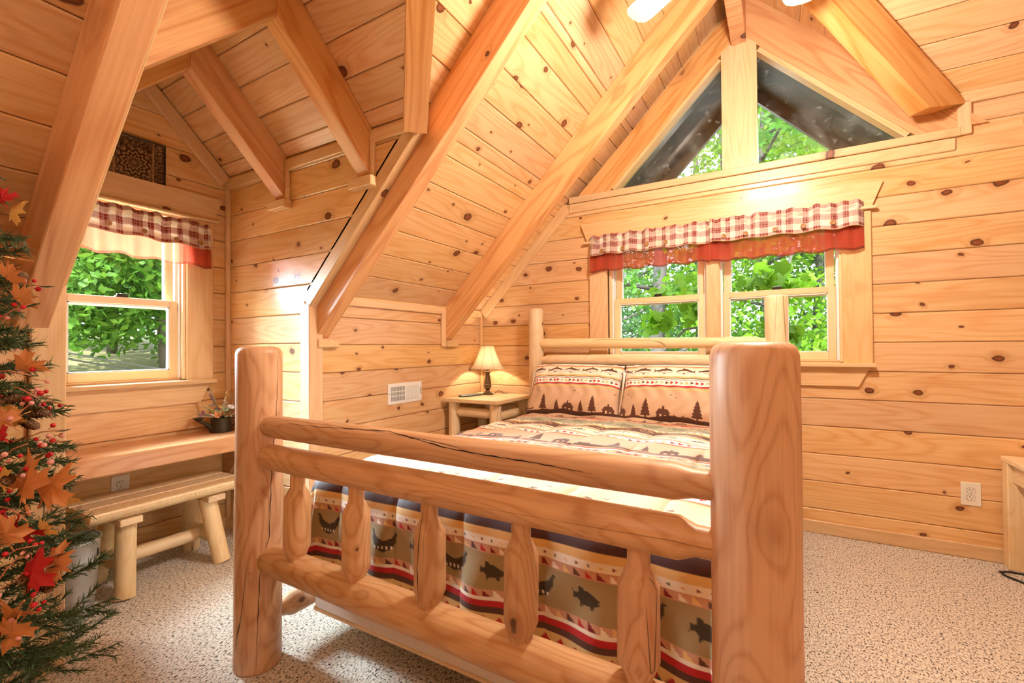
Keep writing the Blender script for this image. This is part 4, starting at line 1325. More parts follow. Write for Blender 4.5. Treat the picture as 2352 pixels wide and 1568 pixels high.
def valance(label, mw, w, ztop, hcheck, hruff, buttons, seed, xoff=0.0, slant=0.0):
    """local frame: x along the window, y into the room, z up"""
    g = random.Random(seed)
    root = empty('valance')
    root.matrix_world = mw
    tag(root, label, 'valance', 'checked valances over the windows')
    n, m = 60, int(w / .003)
    U = np.linspace(0, w, m)
    ph = [g.uniform(0, 6.28) for _ in range(6)]
    def fold(u, z, amp):
        return amp * (np.sin(u * 41 + ph[0] + 1.3 * np.sin(u * 7 + ph[1])) * .6 + .5 * np.sin(u * 83 + ph[2]) * (z < .3) + .35 * np.sin(u * 19 + ph[3]))
    tz = np.linspace(0, 1, n)
    UU, TZ = np.meshgrid(U, tz)
    ruf = .004 * np.sin(UU * 95 + ph[4]) + .003 * np.sin(UU * 61 + ph[5])
    Y = .052 + .016 * TZ + fold(UU, TZ, .010 + .004 * TZ) + .012 * np.exp(-((TZ - .16) / .1) ** 2)
    Zc = ztop + ruf * (1 - TZ) + .010 * np.sin(UU * 41 + ph[0]) * (1 - TZ) * .4 - TZ * hcheck + .006 * np.sin(UU * 33 + ph[1]) * TZ + slant * UU
    ed = np.minimum(UU, w - UU)
    Y = np.where(ed < .03, Y * (.6 + .4 * np.clip(ed / .03, 0, 1)), Y)
    col = plaid((UU * 1.12 + .012 * np.sin(UU * 41 + ph[0])).ravel() + seed * .013, (TZ * hcheck).ravel())
    hem = (TZ.ravel() > .955)
    col[hem] = col[hem] * .5 + np.array(lin((214, 180, 130)), np.float32) * .5
    o = grid_mesh('checked_panel', UU, Y, Zc, col, CHECK, root)
    md = o.modifiers.new('t', 'SOLIDIFY'); md.thickness = .0015
    n2 = 44
    UU, TZ = np.meshgrid(U, np.linspace(0, 1, n2))
    Y = .036 + .012 * TZ + fold(UU, TZ * 0, .010 + .005 * TZ) * .8
    z0 = ztop - hcheck * .72
    Zr = z0 - TZ * (hcheck * .28 + hruff) + .007 * np.sin(UU * 37 + ph[3]) * TZ + slant * UU
    red = np.array(lin((214, 98, 72)), np.float32)
    cc = np.tile(red, (UU.size, 1)); cc[TZ.ravel() > .93] = red * .55
    o = grid_mesh('ruffle', UU, Y, Zr, cc, RUFFLE, root)
    md = o.modifiers.new('t', 'SOLIDIFY'); md.thickness = .001
    for (bx, bz) in buttons:
        yb = .070 + .012 * math.sin(bx * 41 + ph[0] + 1.3 * math.sin(bx * 7 + ph[1])) * .6 + .008
        b = MB().lathe([(.001, .005), (.008, .0045), (.0115, .008), (.0145, .005), (.014, 0)], 18)
        b.build('button', BUTTON, root, frame((bx, yb, bz), (1, 0, 0), (0, 0, 1), (0, 1, 0)) @ Matrix.Rotation(0, 4, 'X'), smooth=True)
    MB().tube([(.004, .030, ztop - .018), (w - .004, .030, ztop - .018 + slant * w)], .006, 8).build('rod', BRONZE, root)
    return root


# gable: two panels that meet over the mullion
mA = frame((-1.250, 0, 0), (1, 0, 0), (0, -1, 0), (0, 0, 1))
valance('red and cream checked valance over the window half beside the lamp', mA, .852, 2.005, .150, .125, [(.105, 1.885), (.265, 1.884), (.445, 1.894), (.575, 1.890)], 3)
mBv = frame((-.394, 0, 0), (1, 0, 0), (0, -1, 0), (0, 0, 1))
valance('red and cream checked valance over the window half behind the tall head post', mBv, .838, 2.012, .158, .130, [(.09, 1.885), (.22, 1.886), (.385, 1.890), (.535, 1.890), (.685, 1.890)], 4)
mC = frame((XW, -2.73, 0), (0, 1, 0), (1, 0, 0), (0, 0, 1))
valance('red and cream checked valance over the dormer window', mC, .855, 1.945, .155, .110, [(.18, 1.84), (.335, 1.825), (.49, 1.815), (.65, 1.80), (.78, 1.805)], 5, slant=-.02)

# ------------------------------------------------------------------ nightstand, lamp, remote
ns = empty('nightstand', (-2.02, -.31, 0))
tag(ns, 'pale log nightstand in the corner holding the lit lamp', 'nightstand')
MB().bbox(-.255, .255, -.27, .27, .738, .766, .004).build('top', LOGPALE, ns)
for x in (-.19, .19):
    for y in (-.20, .20):
        log('leg', (x, y, 0), (x, y, .738), .045, LOGPALE, ns, seg=16, seed=int(60 + x * 10 + y * 30), ends=(.004, .0))
for y in (-.20, .20):
    log('stretcher', (-.19, y, .66), (.19, y, .66), .036, LOGPALE, ns, seg=14, seed=70, tip=((.02, .04, .02), (.02, .04, .02)))
    log('stretcher', (-.19, y, .20), (.19, y, .20), .034, LOGPALE, ns, seg=14, seed=71)
for x in (-.19, .19):
    log('stretcher', (x, -.20, .635), (x, .20, .635), .036, LOGPALE, ns, seg=14, seed=72)
    log('stretcher', (x, -.20, .20), (x, .20, .20), .034, LOGPALE, ns, seg=14, seed=73)

lp = empty('table_lamp', (-2.106, -.19, .766))
tag(lp, 'lit table lamp with cream bell shade and turned bronze base', 'lamp')
MB().lathe([(.046, 0), (.048, .004), (.047, .010), (.036, .014), (.030, .020), (.020, .028), (.014, .036), (.022, .048), (.030, .056), (.031, .066), (.028, .070), (.033, .074), (.033, .082), (.029, .086), (.030, .100), (.024, .135), (.018, .160), (.017, .175), (.024, .182), (.024, .190), (.014, .196), (.012, .214)], 28).build('base', BRONZE, lp, None, smooth='auto')
def shade_mat():
    t = NT('lamp_shade')
    d = t.n('BsdfDiffuse', {'Color': (0.90, 0.80, 0.62)})
    tr = t.n('BsdfTranslucent', {'Color': (0.95, 0.86, 0.68)})
    return t.surf(t.n('MixShader', {0: 0.55, 1: d.outputs[0], 2: tr.outputs[0]}).outputs[0])


SHADE = shade_mat()
prof = []
for i in range(15):
    k = i / 14
    r_ = .148 + (.054 - .148) * (k ** .62)
    prof.append((r_, .216 + .190 * k))
sh = MB().lathe(prof, 48, cap=False).build('shade', SHADE, lp, None, smooth=True)
md = sh.modifiers.new('t', 'SOLIDIFY'); md.thickness = .0015
RIB = plain('shade_piping', (0.55, 0.42, 0.24), 0.6)
for k in range(8):
    a = 2 * math.pi * k / 8 + .2
    MB().tube([((r_ + .001) * math.cos(a), (r_ + .001) * math.sin(a), z) for r_, z in prof], .0016, 6).build('rib', RIB, sh)
for r_, z in (prof[0], prof[-1]):
    MB().tube([((r_ + .001) * math.cos(2 * math.pi * q / 40), (r_ + .001) * math.sin(2 * math.pi * q / 40), z) for q in range(41)], .0022, 6).build('edge_trim', RIB, sh)
BULB = plain('bulb_glass', (1, 1, 1), 0.3, emit=(1.0, 0.86, 0.62), estr=12.0)
MB().lathe([(.010, 0), (.012, .015), (.020, .035), (.026, .055), (.024, .075), (.012, .09), (.001, .093)], 16, (0, 0, .225)).build('bulb', BULB, lp, None, smooth=True)
MB().lathe([(.012, 0), (.012, .022)], 12, (0, 0, .208)).build('socket', BRONZE, lp)
MB().tube([(.04, .03, .006), (.07, .06, .03), (.10, .075, .022), (.115, .06, .004), (.11, .10, .003), (.10, .16, .003)], .0022, 6).build('cord', BLACK, lp, None, smooth=True)
point('table_lamp_light', (-2.106, -.19, .766 + .30), 30.0, (1.0, 0.84, 0.60), .025)

rm = empty('remote_control', (-2.150, -.375, .7665), math.radians(70))
tag(rm, 'slim dark remote control lying on the nightstand', 'remote')
MB().bbox(-.105, .105, -.022, .022, 0, .016, .006).build('body', plain('remote_grey', (0.10, 0.09, 0.075), 0.35), rm)
KEY = plain('key_grey', (0.5, 0.47, 0.42), 0.5)
for i in range(9):
    for j in range(3):
        MB().bbox(-.085 + i * .020, -.074 + i * .020, -.014 + j * .010, -.007 + j * .010, .0155, .0185, .001).build('key', KEY, rm)

# ------------------------------------------------------------------ air register and outlets
vt = empty('air_register', (XK, -.966, .842))
tag(vt, 'white metal air register with slotted grille on the knee wall', 'vent')
mv = frame((0, 0, 0), (0, 1, 0), (0, 0, 1), (1, 0, 0))
MB().bbox(-.170, .170, -.072, .072, 0, .006, .003).build('plate', WHITE, vt, mv)
MB().bbox(-.140, -.012, -.048, .048, .0055, .0072, .001).build('dark_opening', BLACK, vt, mv)
for i in range(12):
    x = -.138 + i * .0112
    MB().bbox(x, x + .0042, -.048, .048, .006, .011, .001).build('louvre', WHITE, vt, mv)
for z in (-.018, .012):
    MB().bbox(-.140, -.012, z, z + .006, .006, .010, .001).build('crossbar', WHITE, vt, mv)
for i in range(11):
    x = .008 + i * .0118
    MB().bbox(x, x + .007, -.048, .048, .006, .011, .002).build('louvre', WHITE, vt, mv)
MB().bbox(.150, .156, -.02, .03, .006, .014, .001).build('lever', KEY, vt, mv)
for x in (-.158, .158):
    MB().lathe([(.004, 0), (.004, .002), (.002, .003)], 10).build('screw', KEY, vt, frame((.006, x, 0), (0, 1, 0), (0, 0, 1), (1, 0, 0)))


def outlet(label, mw):
    r_ = empty('wall_outlet')
    r_.matrix_world = mw
    tag(r_, label, 'outlet')
    MB().bbox(-.041, .041, -.063, .063, 0, .006, .003).build('cover_plate', PLASTIC, r_)
    for z in (-.0195, .0195):
        pts = [(.017 * math.copysign(abs(math.cos(a)) ** .7, math.cos(a)), .0145 * math.copysign(abs(math.sin(a)) ** .7, math.sin(a)) + z) for a in np.linspace(0, 2 * math.pi, 25)[:-1]]
        MB().prism([(p[0] * 1.06, (p[1] - z) * 1.08 + z) for p in pts], .005, .0064).build('recess', BLACK, r_)
        s = MB().prism(pts, .006, .0078).build('socket', PLASTIC, r_)
        for x, hh in ((-.0065, .0045), (.0065, .0036)):
            MB().box(x - .001, x + .001, z + .001, z + .001 + 2 * hh, .0079, .0082).build('slot', BLACK, s)
        MB().lathe([(.0022, 0), (.0022, .0004)], 10, (0, z - .0065, .0079)).build('ground_hole', BLACK, s)
    MB().lathe([(.0028, 0), (.0028, .0008), (.001, .001)], 10, (0, 0, .006)).build('screw', KEY, r_)


outlet('ivory wall outlet low on the gable wall beside the log side table', frame((.893, 0, .345), (1, 0, 0), (0, 0, 1), (0, -1, 0)))
outlet('ivory wall outlet under the dormer shelf behind the bench', frame((XW, -2.316, .415), (0, 1, 0), (0, 0, 1), (1, 0, 0)))

# ------------------------------------------------------------------ plaque on the dormer wall
def plaque_mat():
    t = NT('tooled_leather')
    tc = t.n('TexCoord').outputs['Object']
    s = t.n('SeparateXYZ', {0: tc})
    x, y = s.outputs[0], s.outputs[1]
    r_ = t.math('SQRT', t.math('ADD', t.math('MULTIPLY', x, x), t.math('MULTIPLY', y, y)))
    an = t.math('ARCTAN2', y, x)
    fl_ = t.math('SINE', t.math('ADD', t.math('MULTIPLY', r_, 260.0), t.math('MULTIPLY', t.math('SINE', t.math('MULTIPLY', an, 12.0)), 1.8)))
    v = t.n('TexVoronoi', {'Vector': tc, 'Scale': 95.0}, feature='SMOOTH_F1').outputs['Distance']
    w = t.math('SINE', t.math('MULTIPLY', t.noise(tc, 38.0, 2.0, 0.5, 1.5).outputs[0], 34.0))
    cen = t.math('LESS_THAN', r_, 0.078)
    m = t.math('ADD', t.math('MULTIPLY', fl_, cen), t.math('MULTIPLY', w, t.math('SUBTRACT', 1.0, cen)))
    ax = t.math('ABSOLUTE', x)
    ln = t.math('LESS_THAN', t.math('ABSOLUTE', t.math('SUBTRACT', ax, 0.090)), 0.0035)
    k = t.rng(t.math('MAXIMUM', m, t.math('MULTIPLY', ln, 1.2)), -0.2, 0.8)
    c = t.mix(k, (0.015, 0.009, 0.006), (0.40, 0.25, 0.13))
    b = t.n('Bump', {'Height': k, 'Strength': 0.9, 'Distance': 0.004})
    p = t.n('BsdfPrincipled', {'Base Color': c, 'Roughness': 0.30, 'Metallic': 0.35, 'Normal': b.outputs[0]})
    return t.surf(p.outputs[0])


pq = empty('wall_plaque')
pq.matrix_world = frame((XW, -2.262, 2.202), (0, 1, 0), (0, 0, 1), (1, 0, 0))
tag(pq, 'square dark embossed plaque high on the dormer wall', 'plaque')
MB().bbox(-.148, .148, -.142, .142, .002, .014, .003).build('panel', plaque_mat(), pq)
fr = MB()
for a, b, c, d in ((-.152, -.140, -.146, .146), (.140, .152, -.146, .146), (-.152, .152, -.146, -.136), (-.152, .152, .136, .146)):
    fr.bbox(a, b, c, d, 0, .019, .003)
fr.build('edge_frame', plain('plaque_edge', (0.02, 0.013, 0.009), 0.3), pq)

# ------------------------------------------------------------------ long shelf in the dormer
sf = empty('dormer_shelf', (-2.92, YD, .565))
tag(sf, 'thick reddish pine shelf spanning the dormer under the window', 'shelf')
MB().bbox(-.512, .512, -.175, .175, 0, .090, .005).build('slab', SLAB, sf, frame((0, 0, 0), (0, 1, 0), (-1, 0, 0), (0, 0, 1)))
for s in (-1, 1):
    y = s * .490
    MB().prism([(-.17, 0), (.08, 0), (-.17, -.26)], -.02, .02).build('bracket', SLAB, sf, frame((0, y, 0), (1, 0, 0), (0, 0, 1), (0, -1, 0)))

# ------------------------------------------------------------------ log bench
bn = empty('log_bench', (-2.815, -2.24, 0))
tag(bn, 'low half-log bench with splayed round legs under the dormer shelf', 'bench')
for i, x in enumerate((-.125, 0.0, .125)):
    prof = [(.061 * math.cos(a), -.055 * math.sin(a) ** .8 if math.sin(a) > 0 else 0.0) for a in np.linspace(0, math.pi, 13)]
    prof = [(.0595, -.008), (.055, 0), (-.055, 0), (-.0595, -.008)] + [(-.059 * math.cos(a), -.008 - .05 * math.sin(a)) for a in np.linspace(.05, math.pi - .05, 11)]
    MB().prism(prof[::-1], -.345, .345).build('seat_half_log', LOGPALE, bn, frame((x, 0, .425), (1, 0, 0), (0, 0, 1), (0, -1, 0)))
for y in (-.19, .19):
    MB().bbox(-.15, .17, -.045, .045, .335, .368).build('cleat', LOGPALE, bn, frame((0, y, 0), (1, 0, 0), (0, 1, 0), (0, 0, 1)))
    for x in (-1, 1):
        log('leg', (x * .165, y * 1.14, 0.0), (x * .085, y * .95, .345), .042, LOGPALE, bn, seg=18, seed=int(80 + x + y * 10), ends=(.004, .004))
    log('stretcher', (-.135, y * 1.07, .135), (.135, y * 1.07, .135), .036, LOGPALE, bn, seg=14, seed=88)
log('long_stretcher', (0, -.205, .135), (0, .205, .135), .034, LOGPALE, bn, seg=14, seed=89, tip=((.025, .02, .02), (.025, .02, .02)))

# ------------------------------------------------------------------ galvanised pail
pl_ = empty('galvanised_pail', (-2.645, -2.655, 0))
tag(pl_, 'tall galvanised metal pail behind the corner post', 'pail')
MB().lathe([(.075, 0), (.080, .004), (.088, .10), (.090, .105), (.090, .11), (.098, .24), (.101, .245), (.101, .25), (.106, .335), (.110, .34), (.110, .346), (.104, .346), (.086, .10), (.074, .008), (.001, .008)], 32).build('body', GALV, pl_, None, smooth='auto')
MB().tube([(.108 * math.cos(a), .108 * math.sin(a) * .25 + .0, .30 - .10 * math.sin(a)) for a in np.linspace(0, math.pi, 13)], .003, 6).build('bail_handle', DKMETAL, pl_, frame((0, 0, 0), (S2, S2, 0), (-S2, S2, 0), (0, 0, 1)), smooth=True)

# ------------------------------------------------------------------ flower arrangement in a little watering can
fc = empty('watering_can_bouquet', (-2.965, -1.865, .655))
tag(fc, 'dark little watering can filled with silk autumn flowers on the shelf', 'flower arrangement')
can = MB().lathe([(.058, 0), (.061, .004), (.058, .04), (.054, .085), (.056, .088), (.052, .088), (.048, .03), (.001, .02)], 28).build('can', plain('can_metal', (0.055, 0.042, 0.025), 0.42, metal=0.6, var=0.6, bscale=40), fc, None, smooth='auto')
MB().tube([(0, -.05, .02), (.01, -.09, .06), (.01, -.13, .085)], [.016, .012, .010], 12).lathe([(.010, 0), (.03, .022)], 14, (.01, -.132, .08)).build('spout', can.data.materials[0], can, None, smooth='auto')
MB().tube([(0, .05, .08), (0, .09, .075), (0, .10, .045), (0, .058, .02)], .004, 8).build('handle', can.data.materials[0], can, None, smooth=True)


def petal(mb, c, d, up_, L, W, curl=.25):
    c, d, up_ = np.array(c, float), np.array(d, float), np.array(up_, float)
    d /= np.linalg.norm(d)
    s_ = np.cross(d, up_); s_ /= np.linalg.norm(s_) + 1e-9
    n_ = np.cross(s_, d)
    pts = [(0, 0), (.35, .5), (.7, .42), (1, 0), (.7, -.42), (.35, -.5)]
    vs = [c + d * L * a + s_ * W * b + n_ * (curl * L * a * a + .08 * L * (abs(b) > 0)) for a, b in pts] + [c + d * L * .5 + n_ * curl * L * .2]
    mb.add(vs, [(6, i, (i + 1) % 6) for i in range(6)])


def leafmat(name, c, tr=.3, rough=.5):
    return plain(name, c, rough, var=0.5, bscale=45, trans=tr)


FM = [leafmat('silk_' + n, c) for n, c in (('cream', (.78, .66, .50)), ('orange', (.75, .30, .10)), ('mauve', (.52, .26, .30)), ('yellow', (.80, .55, .18)), ('sage', (.42, .46, .24)), ('white', (.80, .76, .70)))]
g = random.Random(5)
for k in range(16):
    a = g.uniform(0, 6.28); el = g.uniform(.25, 1.4); R_ = g.uniform(.045, .10)
    c = (R_ * math.cos(a) * math.cos(el) * 1.1, R_ * math.sin(a) * math.cos(el) * 1.2, .085 + R_ * math.sin(el) * .9)
    mb = MB()
    ax = np.array([math.cos(a) * math.cos(el), math.sin(a) * math.cos(el), math.sin(el)])
    t1 = np.cross(ax, [0, 0, 1.0]); t1 /= np.linalg.norm(t1); t2 = np.cross(ax, t1)
    for j in range(7):
        b = 2 * math.pi * j / 7
        petal(mb, c, t1 * math.cos(b) + t2 * math.sin(b) + ax * .5, ax, g.uniform(.022, .034), .016)
    mb.build('flower', FM[k % 6], fc)
for k in range(12):
    a = g.uniform(0, 6.28)
    mb = MB()
    petal(mb, (.04 * math.cos(a), .04 * math.sin(a), .088), (math.cos(a), math.sin(a), g.uniform(-.2, .7)), (0, 0, 1), g.uniform(.06, .10), .035, -.15)
    mb.build('leaf', FM[[4, 5, 1, 0][k % 4]], fc)
for k, (dx, dy, hz, m_) in enumerate(((-.01, -.055, .22, 2), (.0, .05, .255, 3), (.02, .02, .17, 0))):
    mb = MB().tube([(0, 0, .08), (dx * .6, dy * .6, .08 + hz * .5), (dx, dy, .08 + hz * .72)], .0016, 5)
    for j in range(9):
        z = .08 + hz * (.42 + .036 * j)
        q = .5 + .06 * j
        mb.ball((dx * q + g.uniform(-.008, .008), dy * q + g.uniform(-.008, .008), z), .006, 6, 4)
    mb.build('flower_spike', FM[m_], fc, None, smooth=True)
for dy, dz in ((-.07, .20), (-.11, .09)):
    mb = MB()
    pts = [(0, -.01, .085), (0, dy * .55, .085 + dz * .6), (0, dy, .085 + dz)]
    mb.tube(pts, [.004, .0035, .0006], 5)
    mb.build('grass_blade', FM[4], fc, None, smooth=True)

# ------------------------------------------------------------------ side table at the right edge
rtb = empty('side_table', (1.27, -.235, 0))
tag(rtb, 'pale pine side table with square legs against the gable wall', 'table')
MB().bbox(-.265, .265, -.215, .215, .545, .572, .004).build('top', LOGPALE, rtb)
for x in (-.232, .232):
    for y in (-.17, .17):
        MB().bbox(0, .545, -.032, .032, -.032, .032, .004).build('leg', LOGPALE, rtb, frame((x, y, 0), (0, 0, 1), (0, 1, 0), (-1, 0, 0)))
for y in (-.17, .17):
    MB().bbox(-.20, .20, -.012, .012, .45, .545).build('apron', LOGPALE, rtb, frame((0, y, 0), (1, 0, 0), (0, 1, 0), (0, 0, 1)))
for x in (-.232, .232):
    MB().bbox(-.138, .138, -.012, .012, .45, .545).build('apron', LOGPALE, rtb, frame((x, 0, 0), (0, 1, 0), (-1, 0, 0), (0, 0, 1)))
cdn_ = MB().tube([(1.20, -.19, .006), (1.08, -.14, .006), (1.0, -.13, .006), (.955, -.155, .006), (.965, -.20, .006), (1.02, -.262, .006), (1.10, -.32, .006), (1.22, -.36, .006)], .005, 8).build('power_cord', BLACK, None, None, smooth=True)
tag(cdn_, 'black power cord looped on the carpet beside the side table', 'cord')

# ------------------------------------------------------------------ ceiling fan with its lamps
FX, FY, FZ = -0.03, -1.52, 2.76
cf = empty('ceiling_fan', (FX, FY, FZ))
tag(cf, 'cream five-blade ceiling fan hanging from the ceiling peak', 'ceiling fan')
BLADE = plain('cream_blade', (0.86, 0.76, 0.55), 0.4)
MB().lathe([(.02, .50), (.055, .48), (.06, .42), (.012, .40), (.012, .14), (.05, .12), (.10, .10), (.115, .05), (.115, .0), (.09, -.035), (.05, -.05)], 28).build('motor', BRONZE, cf, None, smooth='auto')
a0 = math.atan2(-1.216 - FY, -.541 - FX)
for k in range(5):
    a = a0 - k * 2 * math.pi / 5
    m = Matrix.Rotation(a, 4, 'Z') @ Matrix.Rotation(math.radians(10), 4, 'X')
    pts = [(.17, -.045), (.60, -.066), (.635, -.06), (.655, -.035), (.66, 0), (.655, .035), (.635, .06), (.60, .066), (.17, .045)]
    MB().prism(pts, -.004, .004).build('blade', BLADE, cf, m)
    MB().bbox(.09, .22, -.018, .018, .004, .010, .002).build('blade_iron', BRONZE, cf, m)
FROST = plain('frosted_lamp', (1, 0.95, 0.85), 0.4, emit=(1.0, 0.80, 0.55), estr=5.0)
for k in range(3):
    a = k * 2.094 + .5
    c = (.10 * math.cos(a), .10 * math.sin(a))
    MB().tube([(0, 0, -.04), (c[0] * .7, c[1] * .7, -.05), (c[0], c[1], -.06)], .010, 8).build('arm', BRONZE, cf, None, smooth=True)
    MB().lathe([(.022, 0), (.045, -.03), (.058, -.075), (.062, -.10)], 20, (c[0], c[1], -.055), cap=False).build('glass_shade', FROST, cf, None, smooth=True)
point('ceiling_fan_light', (FX, FY, FZ - .22), 95, WARM, .10)

# invented pendant behind the camera, added as warm fill for the room
fl2 = empty('rear_fill_lamp', (XR, -4.15, 2.75))
tag(fl2, 'added round frosted fill lamp, unseen at the rear of the room', 'lamp')
MB().lathe([(.03, .42), (.03, .40), (.008, .39), (.008, .06), (.05, .05), (.06, .02)], 20).build('stem', BRONZE, fl2, None, smooth='auto')
MB().lathe([(.06, .02), (.15, -.02), (.16, -.06), (.12, -.10), (.001, -.12)], 28, cap=False).build('bowl', FROST, fl2, None, smooth=True)
point('rear_fill_light', (XR, -4.15, 2.50), 16, WARM, .15)  # added warm fill light from behind the camera

# ------------------------------------------------------------------ decorated tree
TX, TY = -1.93, -3.10
tr = empty('decorated_tree', (TX, TY, 0))
tag(tr, 'artificial evergreen tree trimmed for autumn beside the corner post', 'tree')
BARK = plain('tree_bark', (0.12, 0.075, 0.04), 0.8)
NEED = leafmat('fir_needle', (0.075, 0.125, 0.045), .15, .55)
MB().tube([(0, 0, 0.02), (0, 0, 1.72)], [.02, .006], 8).build('trunk', BARK, tr)
MB().lathe([(.16, 0), (.16, .015), (.03, .03), (.025, .10)], 20).build('stand', DKMETAL, tr, None, smooth='auto')


def branch_mesh(L, seed):
    g = random.Random(seed)
    mb = MB()
    twigs = [((0, 0, 0), (L, 0, -.10 * L), L)]
    for k in range(5):
        q = .28 + .13 * k
        s_ = 1 if k % 2 else -1
        l2 = L * (.42 - .05 * k)
        twigs.append(((L * q, 0, -.10 * L * q), (L * q + l2 * .75, s_ * l2 * .65, -.10 * L * q + g.uniform(-.12, .05) * l2), l2))
    for a, b, l in twigs:
        a, b = np.array(a), np.array(b)
        mb.tube([a, b], [.0028, .0014], 4)
        n_ = int(l / .0024)
        d = (b - a) / np.linalg.norm(b - a)
        s1 = np.cross(d, [0, 0, 1.0]); s1 /= np.linalg.norm(s1); s2 = np.cross(d, s1)
        for i in range(n_):
            t_ = i / n_
            if l == L and t_ < .10: continue
            p = a + (b - a) * t_
            an = g.uniform(0, 6.28)
            rd_ = s1 * math.cos(an) + s2 * math.sin(an)
            dr = d * .75 + rd_
            dr /= np.linalg.norm(dr)
            ln = g.uniform(.018, .030)
            w_ = np.cross(dr, rd_ + np.array([.1, .2, .3])); w_ /= np.linalg.norm(w_) + 1e-9
            w_ *= .0021
            mb.add([p - w_, p + w_, p + dr * ln + w_ * .3, p + dr * ln - w_ * .3], [(0, 1, 2, 3)])
    return mb


variants = {}
g = random.Random(11)
def get_branch(L):
    key = round(L * 20) / 20
    kk = (key, g.randrange(3))
    if kk not in variants:
        o = branch_mesh(key, hash(kk) % 1000 + 3)
        me = bpy.data.meshes.new('branch')
        me.from_pydata(o.v, [], o.f); me.materials.append(NEED)
        variants[kk] = me
    return variants[kk]


def prof_r(z):
    return max(.06, .385 * (1 - z / 1.95) ** .75)


tips = []
for i in range(170):
    z = .10 + 1.58 * ((i + .5) / 170)
    a = i * 2.39996
    L = prof_r(z) * g.uniform(.82, 1.12)
    dx = math.cos(a)
    if dx < -.1: L = min(L, .30 / abs(dx))
    L = max(.10, L)
    o = link_mesh('branch', get_branch(L), tr)
    o.rotation_euler = (g.uniform(-.5, .5), -.25 + g.uniform(-.15, .35) - (.5 if z > 1.5 else 0), a)
    o.location = (0, 0, z)
    tips.append((a, z, L))


def maple(size):
    prof = [(0, 0), (.06, .10), (.34, .02), (.30, .16), (.52, .22), (.40, .34), (.46, .50), (.24, .44), (.20, .52), (.26, .80), (.12, .74), (0, 1.0)]
    prof = prof + [(-x, y) for x, y in prof[::-1][1:-1]]
    vs = [(x * size, y * size, .10 * size * math.sin(3 * y + 8 * abs(x)) - .12 * size * abs(x)) for x, y in prof] + [(0, .36 * size, .03 * size)]
    n_ = len(prof)
    mb = MB().add(vs, [(n_, i, (i + 1) % n_) for i in range(n_)])
    mb.tube([(0, 0, 0), (0, -.18 * size, -.05 * size)], .02 * size, 4)
    return mb


LM = {'orange': leafmat('silk_leaf_orange', (.80, .34, .12), .3), 'red': leafmat('silk_leaf_red', (.66, .03, .035), .3), 'golden': leafmat('silk_leaf_gold', (.82, .50, .14), .3)}
LMESH = {}
for k, m_ in LM.items():
    b = maple(.105)
    me = bpy.data.meshes.new('maple_leaf'); me.from_pydata(b.v, [], b.f); me.materials.append(m_)
    LMESH[k] = me
right = Vector(rt); upc = Vector(up); fwd = Vector(fw)
def tree_pt(px, py, depth):
    """a spot on the tree's own outer surface, found along the sight line"""
    d = right * ((px - 1176) / F_PX) - upc * ((py - 784) / F_PX) + fwd
    return Vector(CAM) + d * depth


def surf_depth(px, py):
    best = None
    for k in range(60):
        dp = .80 + k * .012
        p = tree_pt(px, py, dp)
        r_ = math.hypot(p.x - TX, p.y - TY)
        if r_ < prof_r(max(0, min(p.z, 1.9))) * .96: return dp
    # outside the silhouette: nearest approach to the trunk
    return min((math.hypot(tree_pt(px, py, .8 + k * .02).x - TX, tree_pt(px, py, .8 + k * .02).y - TY), .8 + k * .02) for k in range(50))[1]


g = random.Random(4)
leaf_spots = [('orange', 60, 1160, 1.5, .3), ('orange', 95, 1150, 1.2, -.6), ('red', 40, 1195, 1.1, 2.6), ('golden', 140, 1150, .8, -.9), ('orange', 110, 1290, 1.0, -1.4), ('red', 65, 1345, 1.1, -.4), ('orange', 45, 1390, 1.1, 2.2), ('orange', 30, 830, .8, -1.9), ('orange', 40, 690, .8, -1.2), ('golden', 25, 490, .8, -1.3), ('red', 12, 470, .7, .6), ('orange', 30, 980, .8, .8), ('golden', 55, 950, .7, 1.9), ('orange', 25, 1255, .9, .2), ('golden', 20, 1120, .8, .9), ('red', 20, 1010, .6, 1.0), ('orange', 90, 1110, .7, 1.3), ('orange', 40, 1420, .9, 2.8), ('golden', 100, 1220, .6, -.8), ('orange', 15, 640, .7, -1.0)]
for i, (cn, px, py, s_, rot) in enumerate(leaf_spots):
    p = tree_pt(px, py, surf_depth(px, py) - .015)
    o = link_mesh('maple_leaf', LMESH[cn])
    tag(o, {'orange': 'orange silk maple leaf tucked into the decorated tree', 'red': 'bright red silk maple leaf tucked into the decorated tree', 'golden': 'golden yellow silk maple leaf tucked into the decorated tree'}[cn], 'leaf', cn + ' silk leaves on the tree')
    R_ = Matrix.Rotation(rot, 4, -fwd)
    base = frame((0, 0, 0), right, upc, -fwd)
    o.matrix_world = Matrix.Translation(p) @ R_ @ base @ Matrix.Rotation(g.uniform(-.6, .6), 4, 'X') @ Matrix.Rotation(g.uniform(-.6, .6), 4, 'Y') @ Matrix.Scale(s_, 4)

